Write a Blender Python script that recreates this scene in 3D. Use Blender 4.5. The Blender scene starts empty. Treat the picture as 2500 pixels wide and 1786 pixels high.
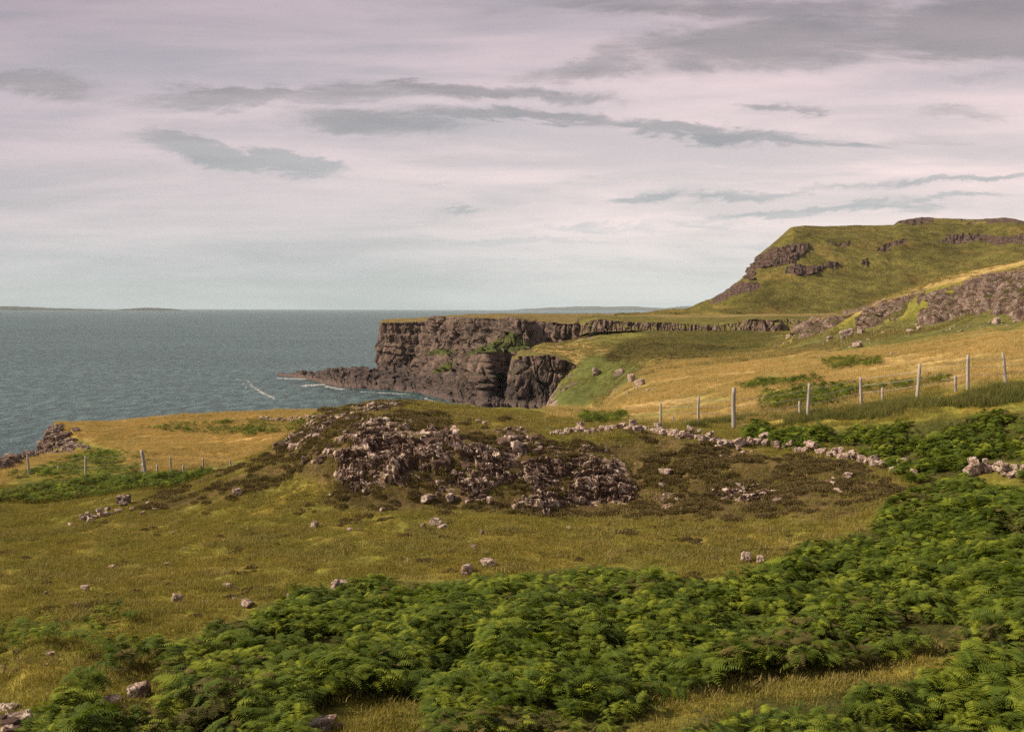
import bpy, math, random
import numpy as np
from mathutils import Vector, Matrix, Euler
random.seed(7)
RNG = np.random.default_rng(7)
scene = bpy.context.scene
R = math.radians

# ------------------------------------------------------------------ camera
F = 2680.0                      # focal length in pixels of the 2500 px wide photograph
CAMZ = 36.0
cam_d = bpy.data.cameras.new('camera')
cam = bpy.data.objects.new('camera', cam_d)
scene.collection.objects.link(cam)
cam_d.sensor_width = 36.0
cam_d.lens = 36.0 * F / 2500.0
cam_d.clip_start = 0.5
cam_d.clip_end = 200000
PITCH = math.atan(139 / F)
CAM_M = Matrix.Rotation(R(90) - PITCH, 3, 'X') @ Matrix.Rotation(R(0.17), 3, 'Z')
cam.location = (0, 0, CAMZ)
cam.rotation_euler = CAM_M.to_euler()
scene.camera = cam
scene.render.resolution_x = 1024
scene.render.resolution_y = 731
CM = np.array(CAM_M)

def ray(px, py):
    """world direction (dx, 1, dz) of a photo pixel"""
    v = CM @ np.array([(px - 1250.0) / F, -(py - 893.0) / F, -1.0])
    return v / v[1]

def project(P):
    """world points (n,3) -> photo px, py"""
    q = (np.asarray(P, float) - np.array([0, 0, CAMZ])) @ CM
    w = np.maximum(-q[..., 2], 1e-3)
    return 1250 + F * q[..., 0] / w, 893 - F * q[..., 1] / w

# ------------------------------------------------------------------ world
SUN_EL, SUN_AZ = 36.0, 84.0      # azimuth: degrees to the left of straight behind the camera
S = Vector((-math.cos(R(SUN_EL)) * math.sin(R(SUN_AZ)), -math.cos(R(SUN_EL)) * math.cos(R(SUN_AZ)), math.sin(R(SUN_EL))))
world = bpy.data.worlds.new('World'); scene.world = world
world.use_nodes = True

class NT:
    """small node builder"""
    def __init__(s, tree): s.t = tree; s.n = tree.nodes; s.l = tree.links
    def node(s, kind, **kw):
        n = s.n.new(kind)
        for k, v in kw.items(): setattr(n, k, v)
        return n
    def put(s, sock, v):
        if isinstance(v, bpy.types.NodeSocket): s.l.new(v, sock)
        elif v is not None:
            try: sock.default_value = v
            except Exception: sock.default_value = (v, v, v)
    def math(s, op, a, b=None, c=None, clamp=False):
        n = s.node('ShaderNodeMath', operation=op, use_clamp=clamp)
        for i, v in enumerate((a, b, c)):
            if v is not None: s.put(n.inputs[i], v)
        return n.outputs[0]
    def vmath(s, op, a, b=None):
        n = s.node('ShaderNodeVectorMath', operation=op)
        s.put(n.inputs[0], a)
        if b is not None: s.put(n.inputs[1], b)
        return n.outputs[0]
    def mix(s, f, a, b, blend='MIX'):
        n = s.node('ShaderNodeMix', data_type='RGBA', blend_type=blend)
        s.put(n.inputs[0], f)
        for i, v in ((6, a), (7, b)):
            if isinstance(v, (tuple, list)) and len(v) == 3: v = (*v, 1)
            s.put(n.inputs[i], v)
        return n.outputs[2]
    def noise(s, vec, scale, detail=4, rough=0.55, dist=0.0, out='Fac'):
        n = s.node('ShaderNodeTexNoise')
        s.put(n.inputs['Vector'], vec)
        n.inputs['Scale'].default_value = scale; n.inputs['Detail'].default_value = detail
        n.inputs['Roughness'].default_value = rough; n.inputs['Distortion'].default_value = dist
        return n.outputs[out]
    def ramp(s, f, stops, interp='LINEAR'):
        n = s.node('ShaderNodeValToRGB'); n.color_ramp.interpolation = interp
        e = n.color_ramp.elements
        while len(e) < len(stops): e.new(0.5)
        for i, (p, c) in enumerate(stops):
            e[i].position = p
            e[i].color = (c, c, c, 1) if isinstance(c, (int, float)) else (*c, 1)
        s.put(n.inputs[0], f)
        return n.outputs[0]
    def maprange(s, v, a, b, c=0.0, d=1.0, smooth=True):
        n = s.node('ShaderNodeMapRange', interpolation_type='SMOOTHSTEP' if smooth else 'LINEAR')
        s.put(n.inputs['Value'], v)
        for k, x in (('From Min', a), ('From Max', b), ('To Min', c), ('To Max', d)): n.inputs[k].default_value = x
        return n.outputs[0]
    def mapping(s, vec, scale=(1, 1, 1), loc=(0, 0, 0), rot=(0, 0, 0)):
        n = s.node('ShaderNodeMapping'); s.put(n.inputs['Vector'], vec)
        n.inputs['Scale'].default_value = scale; n.inputs['Location'].default_value = loc; n.inputs['Rotation'].default_value = rot
        return n.outputs[0]
    def comb(s, x, y, z=0.0):
        n = s.node('ShaderNodeCombineXYZ')
        for i, v in enumerate((x, y, z)): s.put(n.inputs[i], v)
        return n.outputs[0]
    def sep(s, v):
        n = s.node('ShaderNodeSeparateXYZ'); s.put(n.inputs[0], v); return n.outputs
    def attr(s, name, kind='GEOMETRY', out='Color'):
        n = s.node('ShaderNodeAttribute', attribute_name=name, attribute_type=kind); return n.outputs[out]
    def bump(s, h, strength=0.5, dist=0.1, normal=None):
        n = s.node('ShaderNodeBump'); s.put(n.inputs['Height'], h)
        n.inputs['Strength'].default_value = strength; n.inputs['Distance'].default_value = dist
        if normal is not None: s.put(n.inputs['Normal'], normal)
        return n.outputs[0]

def build_sky():
    w = NT(world.node_tree); w.n.clear()
    out = w.node('ShaderNodeOutputWorld'); bg = w.node('ShaderNodeBackground')
    sky = w.node('ShaderNodeTexSky', sky_type='NISHITA', sun_disc=False, sun_elevation=R(SUN_EL),
                 sun_rotation=math.atan2(S.x, S.y), air_density=1.0, dust_density=1.5, ozone_density=1.0)
    tc = w.node('ShaderNodeTexCoord').outputs['Generated']
    X, Y, Z = w.sep(tc)
    yy = w.math('MAXIMUM', w.math('ABSOLUTE', Y), 0.25)
    U = w.math('DIVIDE', X, yy); V = w.math('DIVIDE', Z, yy)
    # streaky domain warp: cloud edges drawn out along the wind
    base = w.comb(w.math('MULTIPLY', U, 1.0), w.math('MULTIPLY', V, 3.4))
    n1 = w.noise(base, 7.0, 8, 0.68, 0.5, 'Color')
    n2 = w.noise(w.mapping(base, (0.8, 1.9, 1), rot=(0, 0, 0.06)), 9.0, 9, 0.66, 0.4, 'Fac')
    n3 = w.noise(w.mapping(base, (0.7, 1.7, 1), (3, 5, 0), rot=(0, 0, -0.05)), 4.0, 8, 0.60, 0.3, 'Fac')
    nx, ny, _ = w.sep(n1)
    Uw = w.math('ADD', U, w.math('MULTIPLY', w.math('SUBTRACT', nx, 0.5), 0.17))
    Vw = w.math('ADD', V, w.math('MULTIPLY', w.math('SUBTRACT', ny, 0.5), 0.052))
    B = [  # px, py, half width, half height, tilt (deg), strength
        (580, 370, 310, 36, -9, 1.25), (770, 408, 130, 28, -4, 1.0),
        (640, 232, 480, 36, 2, .85), (1180, 226, 400, 24, -2, .9), (900, 292, 330, 44, -4, .85),
        (1290, 290, 320, 24, -3, .95), (1700, 322, 360, 30, -3, 1.0), (2010, 338, 150, 12, -3, .6),
        (1960, 90, 560, 90, 8, .95), (2420, 70, 420, 110, -2, 1.2), (1450, 160, 330, 46, 14, .62), (1850, 20, 900, 40, 0, .65),
        (60, 215, 260, 40, 0, .7), (1910, 262, 150, 17, 2, .7), (2330, 268, 200, 18, 2, .55), (2420, 190, 150, 20, 4, .4),
        (1570, 480, 130, 19, 4, .8), (1900, 465, 420, 13, 4, .65), (2330, 440, 330, 13, 5, .7), (1950, 512, 430, 15, 4, .7),
        (1160, 517, 80, 11, 0, .6), (1440, 552, 260, 17, 2, .6), (2330, 495, 260, 12, 2, .6), (1250, 585, 420, 11, -1, .5), (1900, 600, 260, 12, 3, .4),
        (1070, 375, 60, 8, 0, .4), (1060, 455, 30, 6, 0, .45), (215, 480, 40, 5, 0, .35), (1440, 430, 110, 9, 8, .35), (1850, 355, 70, 8, 0, .4),
        (100, 625, 300, 11, 0, .45), (800, 640, 420, 10, 0, .35), (300, 55, 500, 50, 0, .12), (1700, 545, 200, 12, 3, .5), (2100, 565, 300, 10, 2, .4), (1450, 640, 500, 9, 0, .4), (600, 575, 260, 7, 1, .3), (250, 655, 420, 9, 0, .4), (1000, 680, 500, 7, 0, .35), (450, 300, 200, 22, 4, .35), (2200, 330, 220, 12, 0, .35),
    ]
    tot = None
    for px, py, a, b, t, st in B:
        r = ray(px, py); u0, v0 = r[0], r[2]
        a, b = a / F, b / F
        c, s_ = math.cos(R(t)), math.sin(R(t))
        du = w.math('SUBTRACT', Uw, u0); dv = w.math('SUBTRACT', Vw, v0)
        p = w.math('MULTIPLY_ADD', du, c / a, w.math('MULTIPLY', dv, s_ / a))
        q = w.math('MULTIPLY_ADD', dv, c / b, w.math('MULTIPLY', du, -s_ / b))
        rr = w.math('SQRT', w.math('ADD', w.math('MULTIPLY', p, p), w.math('MULTIPLY', q, q)))
        m = w.maprange(rr, 0.25, 1.25, st, 0.0)
        tot = m if tot is None else w.math('MAXIMUM', tot, m)
    edge = w.math('MULTIPLY_ADD', w.math('SUBTRACT', n2, 0.5), 1.8, tot)
    dens = w.math('MULTIPLY', w.maprange(edge, -0.02, 1.0), w.math('MINIMUM', w.math('MULTIPLY', tot, 1.6), 1.0))
    # overcast veil colour by elevation
    veil = w.ramp(w.math('MULTIPLY', V, 3.0), [
        (0.0, (.47, .525, .525)), (0.10, (.545, .545, .54)), (0.22, (.615, .555, .548)), (0.40, (.61, .525, .53)),
        (0.58, (.53, .455, .48)), (0.80, (.43, .365, .40)), (1.0, (.34, .30, .325))])
    veil = w.mix(w.maprange(n3, 0.30, 0.75), w.mix(1.0, veil, (.84, .88, .90), 'MULTIPLY'), w.mix(1.0, veil, (1.20, 1.15, 1.14), 'MULTIPLY'))
    # brighter to the right of the middle, duller to the left
    veil = w.mix(1.0, veil, w.ramp(w.maprange(U, -0.5, 0.5, 0, 1, False), [(0, (.80, .82, .86)), (.35, (.90, .92, .94)), (.62, (1.10, 1.08, 1.07)), (1, (1.12, 1.09, 1.07))]), 'MULTIPLY')
    dark = w.ramp(w.math('MULTIPLY', V, 3.0), [(0, (.34, .43, .45)), (.25, (.30, .335, .35)), (.6, (.215, .205, .22)), (1, (.185, .165, .185))])
    dark = w.mix(w.maprange(n3, 0.3, 0.7), dark, w.mix(1.0, dark, (1.35, 1.3, 1.3), 'MULTIPLY'))
    cloud = w.mix(w.math('MULTIPLY', dens, 0.86), veil, dark)
    skyc = w.vmath('MULTIPLY', sky.outputs[0], (0.07, 0.07, 0.07))
    gap = w.math('MULTIPLY', w.maprange(n3, 0.55, 0.35), w.maprange(V, 0.02, 0.25, 0.14, 0.08))
    col = w.mix(gap, cloud, skyc)
    w.put(bg.inputs['Color'], col); bg.inputs['Strength'].default_value = 0.90
    w.l.new(bg.outputs[0], out.inputs[0])
build_sky()

sun_d = bpy.data.lights.new('sun', 'SUN'); sun_d.energy = 5.0; sun_d.angle = R(0.6); sun_d.color = (1.0, .86, .68)
sun = bpy.data.objects.new('sun', sun_d); scene.collection.objects.link(sun)
sun.rotation_euler = S.to_track_quat('Z', 'Y').to_euler()
scene.render.engine = 'CYCLES'
scene.cycles.use_denoising = False      # the photograph is grainy and crisp; the denoiser smears leaves and turf
scene.cycles.use_adaptive_sampling = False
scene.cycles.max_bounces = 5; scene.cycles.sample_clamp_indirect = 2.0; scene.cycles.sample_clamp_direct = 2.5
scene.view_settings.view_transform = 'Standard'; scene.view_settings.look = 'None'
scene.view_settings.exposure = 0.48; scene.view_settings.gamma = 1.0

# ------------------------------------------------------------------ numeric helpers
def hsh(ix, iy, iz, seed):
    h = (ix.astype(np.int64) * 374761393 + iy.astype(np.int64) * 668265263 + iz.astype(np.int64) * 2147483647 + seed * 1442695041) & 0xffffffff
    h = ((h ^ (h >> 13)) * 1274126177) & 0xffffffff
    h = ((h ^ (h >> 16)) * 2246822519) & 0xffffffff
    return ((h ^ (h >> 15)) & 0xffffff) / float(0xffffff)

def vnoise(P, seed=0):
    P = np.asarray(P, float); i = np.floor(P); f = P - i; f = f * f * f * (f * (f * 6 - 15) + 10)
    ix, iy, iz = i[..., 0], i[..., 1], i[..., 2]
    o = 0
    for a in (0, 1):
        wx = f[..., 0] if a else 1 - f[..., 0]
        for b in (0, 1):
            wy = f[..., 1] if b else 1 - f[..., 1]
            for c in (0, 1):
                wz = f[..., 2] if c else 1 - f[..., 2]
                o = o + wx * wy * wz * hsh(ix + a, iy + b, iz + c, seed)
    return o * 2 - 1

def fbm(P, octs=4, seed=0, gain=0.5):
    P = np.asarray(P, float); o = 0; a = 1.0; t = 0
    for k in range(octs):
        o = o + a * vnoise(P * (2.03 ** k) + k * 17.3, seed + k); t += a; a *= gain
    return o / t

def n2(x, y, sc, octs=4, seed=0, gain=0.5):
    return fbm(np.stack([x / sc, y / sc, np.zeros_like(x) + seed * .37], -1), octs, seed, gain)

def worley(x, y, seed=0):
    """F1, F2, cell value in 2D"""
    ix, iy = np.floor(x), np.floor(y)
    f1 = np.full(x.shape, 9.0); f2 = np.full(x.shape, 9.0); cv = np.zeros(x.shape)
    for a in (-1, 0, 1):
        for b in (-1, 0, 1):
            cx, cy = ix + a, iy + b; z = np.zeros_like(cx)
            dx = cx + hsh(cx, cy, z, seed) - x; dy = cy + hsh(cx, cy, z, seed + 5) - y
            d = np.sqrt(dx * dx + dy * dy); v = hsh(cx, cy, z, seed + 9)
            near = d < f1
            f2 = np.where(near, f1, np.minimum(f2, d)); cv = np.where(near, v, cv); f1 = np.where(near, d, f1)
    return f1, f2, cv

def pchip(x, y, q):
    x = np.asarray(x, float); y = np.asarray(y, float); h = np.diff(x); d = np.diff(y) / h
    m = np.zeros(len(x)); m[0], m[-1] = d[0], d[-1]
    for i in range(1, len(x) - 1):
        if d[i - 1] * d[i] > 0:
            w1 = 2 * h[i] + h[i - 1]; w2 = h[i] + 2 * h[i - 1]
            m[i] = (w1 + w2) / (w1 / d[i - 1] + w2 / d[i])
    q = np.clip(q, x[0], x[-1]); k = np.clip(np.searchsorted(x, q) - 1, 0, len(x) - 2)
    t = (q - x[k]) / h[k]
    return ((1 + 2 * t) * (1 - t) ** 2 * y[k] + t * (1 - t) ** 2 * h[k] * m[k] + t * t * (3 - 2 * t) * y[k + 1] + t * t * (t - 1) * h[k] * m[k + 1])

def smooth(a, b, x):
    t = np.clip((x - a) / (b - a), 0, 1); return t * t * (3 - 2 * t)

def poly_sd(px, py, poly):
    """signed distance to a polygon, positive inside"""
    poly = np.array(poly, float); d = np.full(px.shape, 1e9); ins = np.zeros(px.shape, bool); n = len(poly)
    for i in range(n):
        a, b = poly[i], poly[(i + 1) % n]; ex, ey = b - a; wx, wy = px - a[0], py - a[1]
        t = np.clip((wx * ex + wy * ey) / (ex * ex + ey * ey + 1e-9), 0, 1)
        d = np.minimum(d, np.hypot(wx - t * ex, wy - t * ey))
        c = (a[1] > py) != (b[1] > py)
        with np.errstate(divide='ignore', invalid='ignore'):
            xi = ex * (py - a[1]) / (ey if ey != 0 else 1e-9) + a[0]
        ins ^= c & (px < xi)
    return np.where(ins, d, -d)

def inside(px, py, polys, feather=0.0, jitter=None):
    """0..1 weight of being inside any of the polygons"""
    m = np.full(px.shape, -1e9)
    for p in polys: m = np.maximum(m, poly_sd(px, py, p))
    if jitter is not None: m = m + jitter
    return smooth(-feather, feather, m) if feather > 0 else (m > 0).astype(float)

# ------------------------------------------------------------------ object helpers
def link(o, parent=None):
    scene.collection.objects.link(o)
    if parent is not None: o.parent = parent
    return o
def tag(o, label=None, cat=None, group=None, kind=None):
    if label: o['label'] = label
    if cat: o['category'] = cat
    if group: o['group'] = group
    if kind: o['kind'] = kind
    return o
def mesh_np(name, V, faces, mats=(), smooth_=True, attrs=None):
    """faces: (n,3) or (n,4) int array, or a list of such arrays"""
    me = bpy.data.meshes.new(name); V = np.asarray(V, np.float32)
    fl = faces if isinstance(faces, list) else [faces]
    fl = [np.asarray(f, np.int32) for f in fl if len(f)]
    me.vertices.add(len(V)); me.vertices.foreach_set('co', V.ravel())
    nl = sum(f.size for f in fl); nf = sum(len(f) for f in fl)
    me.loops.add(nl); me.loops.foreach_set('vertex_index', np.concatenate([f.ravel() for f in fl]))
    tot = np.concatenate([np.full(len(f), f.shape[1], np.int32) for f in fl])
    st = np.concatenate([[0], np.cumsum(tot)[:-1]]).astype(np.int32)
    me.polygons.add(nf); me.polygons.foreach_set('loop_start', st)
    try: me.polygons.foreach_set('loop_total', tot)
    except Exception: pass
    me.polygons.foreach_set('use_smooth', np.full(nf, smooth_, bool))
    for m in mats: me.materials.append(m)
    me.update(calc_edges=True)
    for k, (typ, a) in (attrs or {}).items():
        at = me.attributes.new(k, typ, 'POINT')
        key = {'FLOAT': 'value', 'INT': 'value', 'FLOAT_COLOR': 'color', 'FLOAT_VECTOR': 'vector'}[typ]
        a = np.asarray(a, np.int32 if typ == 'INT' else np.float32)
        if typ == 'FLOAT_COLOR' and a.shape[-1] == 3: a = np.concatenate([a, np.ones((len(a), 1), np.float32)], 1)
        at.data.foreach_set(key, a.ravel())
    return me
def grid_faces(nr, nc, flip=False):
    i = np.arange(nr * nc).reshape(nr, nc)
    f = np.stack([i[:-1, :-1], i[:-1, 1:], i[1:, 1:], i[1:, :-1]], -1).reshape(-1, 4)
    return f[:, ::-1] if flip else f
def obj(name, me, parent=None): return link(bpy.data.objects.new(name, me), parent)

# ------------------------------------------------------------------ materials
def new_mat(name):
    m = bpy.data.materials.new(name); m.use_nodes = True
    t = NT(m.node_tree); b = t.n['Principled BSDF']
    b.inputs['Roughness'].default_value = 0.9
    b.inputs['Specular IOR Level'].default_value = 0.15
    return m, t, b

def rock_color(t, P, sc=1.0, dark=1.0, lichen=1.0):
    """weathered pinkish basalt with pale lichen"""
    a = t.noise(P, 1.3 * sc, 6, 0.6); b = t.noise(P, 6.0 * sc, 6, 0.65); c = t.noise(P, 2.6 * sc, 8, 0.7, 0.4)
    base = t.ramp(a, [(.3, (.110 * dark, .068 * dark, .050 * dark)), (.5, (.225 * dark, .134 * dark, .094 * dark)), (.7, (.35 * dark, .22 * dark, .155 * dark))])
    base = t.mix(t.maprange(b, .35, .65, 0, .6), base, (.06 * dark, .047 * dark, .045 * dark))
    li = t.math('MULTIPLY', t.maprange(c, .46, .55), t.maprange(b, .60, .42, .2, 1))
    base = t.mix(t.math('MULTIPLY', li, lichen), base, (.56, .475, .395))
    return base, b, c

def make_rock_mat(name, sc=1.0, dark=1.0, lichen=0.85, bump=0.6):
    m, t, b = new_mat(name)
    P = t.node('ShaderNodeNewGeometry').outputs['Position']
    col, h1, h2 = rock_color(t, P, sc, dark, lichen)
    t.put(b.inputs['Base Color'], col)
    t.put(b.inputs['Normal'], t.bump(t.math('ADD', h1, t.math('MULTIPLY', h2, 1.5)), bump, 0.12 / sc))
    return m
M_ROCK = make_rock_mat('weathered_rock', 1.6, 1.0, 0.85, 0.8)
def make_crag_mat():
    m, t, b = new_mat('jointed_crag_rock')
    P = t.node('ShaderNodeNewGeometry').outputs['Position']; bl = t.attr('block', out='Fac')
    col, h1, h2 = rock_color(t, P, 1.8, .66, 0.0)
    c = t.noise(P, 2.4, 7, .68, .4)
    li = t.maprange(t.math('ADD', c, t.math('MULTIPLY', t.math('SUBTRACT', bl, .5), .24)), .54, .64)
    col = t.mix(t.math('MULTIPLY', li, .85), col, (.50, .40, .315))
    k = t.maprange(bl, 0, 1, .75, 1.2); col = t.mix(1.0, col, t.comb(k, k, k), 'MULTIPLY')
    t.put(b.inputs['Base Color'], col)
    t.put(b.inputs['Normal'], t.bump(t.math('ADD', h1, t.math('MULTIPLY', h2, 1.5)), .8, .08))
    return m
M_CRAG = make_crag_mat()
M_DARKCRAG = make_rock_mat('shore_crag_rock', .5, .62, .35, .8)
M_STONE = make_rock_mat('pale_stone', 2.4, 1.25, 1.0, 0.8)

def make_land_mat(name, fine=1.0, bump=0.5, dist=0.1, rocksc=1.0, rockdark=1.0, lich=.5):
    """turf whose albedo comes from the mesh (alb) with bare rock where the mesh says so (rock)"""
    m, t, b = new_mat(name)
    P = t.node('ShaderNodeNewGeometry').outputs['Position']
    alb = t.attr('alb'); rk = t.attr('rock', out='Fac')
    a = t.noise(P, 0.9 * fine, 5, 0.6); c = t.noise(P, 5.0 * fine, 6, 0.7); d = t.noise(P, 0.22 * fine, 4, 0.55)
    k = t.math('MULTIPLY', t.maprange(a, .3, .7, .72, 1.28), t.math('MULTIPLY', t.maprange(c, .3, .7, .62, 1.38), t.maprange(d, .3, .7, .85, 1.15)))
    col = t.mix(1.0, alb, t.comb(k, k, k), 'MULTIPLY')
    col = t.mix(t.maprange(t.noise(P, 2.1 * fine, 5, .6), .55, .72, 0, .45), col, t.mix(1.0, col, (.62, .50, .45), 'MULTIPLY'))
    rc, h1, h2 = rock_color(t, P, rocksc, rockdark, lich)
    f = t.maprange(t.math('ADD', rk, t.math('MULTIPLY', t.math('SUBTRACT', t.noise(P, 1.2 * rocksc, 6, .7), .5), .9)), .38, .55)
    col = t.mix(f, col, rc)
    t.put(b.inputs['Base Color'], col)
    hgt = t.math('ADD', t.math('MULTIPLY', c, 1.0), t.math('ADD', a, t.math('MULTIPLY', h1, 1.0)))
    t.put(b.inputs['Normal'], t.bump(hgt, bump, dist))
    b.inputs['Roughness'].default_value = 1.0
    b.inputs['Specular IOR Level'].default_value = 0.05
    return m
M_LAND = make_land_mat('turf_and_rock', 1.0, 0.7, 0.12, 1.4)
M_FAR = make_land_mat('far_turf_and_rock', 0.10, 1.0, 2.2, 0.12, 0.62, .12)
M_MID = make_land_mat('middle_turf_and_rock', 0.3, 1.0, 0.9, 0.2, 0.72, .3)

def make_cliff_mat():
    m, t, b = new_mat('sea_cliff_basalt')
    P = t.node('ShaderNodeNewGeometry').outputs['Position']
    _, _, z = t.sep(P)
    Pv = t.mapping(P, (1, 1, 0.22))            # streaks run down the face
    a = t.noise(Pv, 0.22, 7, 0.65, 0.3); v = t.noise(Pv, 0.9, 6, 0.7); s_ = t.noise(t.mapping(P, (.15, .15, 1.3)), .35, 5, .6)
    fine = t.noise(P, 1.3, 6, 0.7)
    col = t.ramp(a, [(.34, (.066, .050, .043)), (.47, (.175, .122, .095)), (.58, (.30, .205, .158)), (.70, (.41, .29, .225))])
    col = t.mix(t.maprange(v, .42, .68, 0, .65), col, (.05, .043, .043))
    col = t.mix(t.maprange(s_, .52, .68, 0, .4), col, (.16, .14, .085))
    col = t.mix(t.maprange(fine, .58, .72, 0, .35), col, (.34, .27, .23))
    hz = t.math('ADD', z, t.math('MULTIPLY', t.math('SUBTRACT', t.noise(P, .09, 4, .6), .5), 14))
    low = t.maprange(hz, 6.5, 12, 1, 0)         # wave-blackened foot
    col = t.mix(t.math('MULTIPLY', low, .52), col, (.040, .035, .037))
    tide = t.maprange(t.math('ADD', z, t.math('MULTIPLY', t.math('SUBTRACT', fine, .5), 2.2)), 1.3, 2.4, 1, 0)
    col = t.mix(t.math('MULTIPLY', tide, .8), col, (.19, .135, .12))
    top = t.attr('alb'); gr = t.attr('grass', out='Fac')
    g = t.maprange(t.math('ADD', gr, t.math('MULTIPLY', t.math('SUBTRACT', fine, .5), .8)), .40, .60)
    col = t.mix(g, col, t.mix(1.0, top, t.ramp(t.noise(P, .35, 6, .65), [(.3, .6), (.7, 1.35)]), 'MULTIPLY'))
    t.put(b.inputs['Base Color'], col)
    t.put(b.inputs['Normal'], t.bump(t.math('ADD', v, fine), 1.0, 1.4))
    return m
M_CLIFF = make_cliff_mat()

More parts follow.
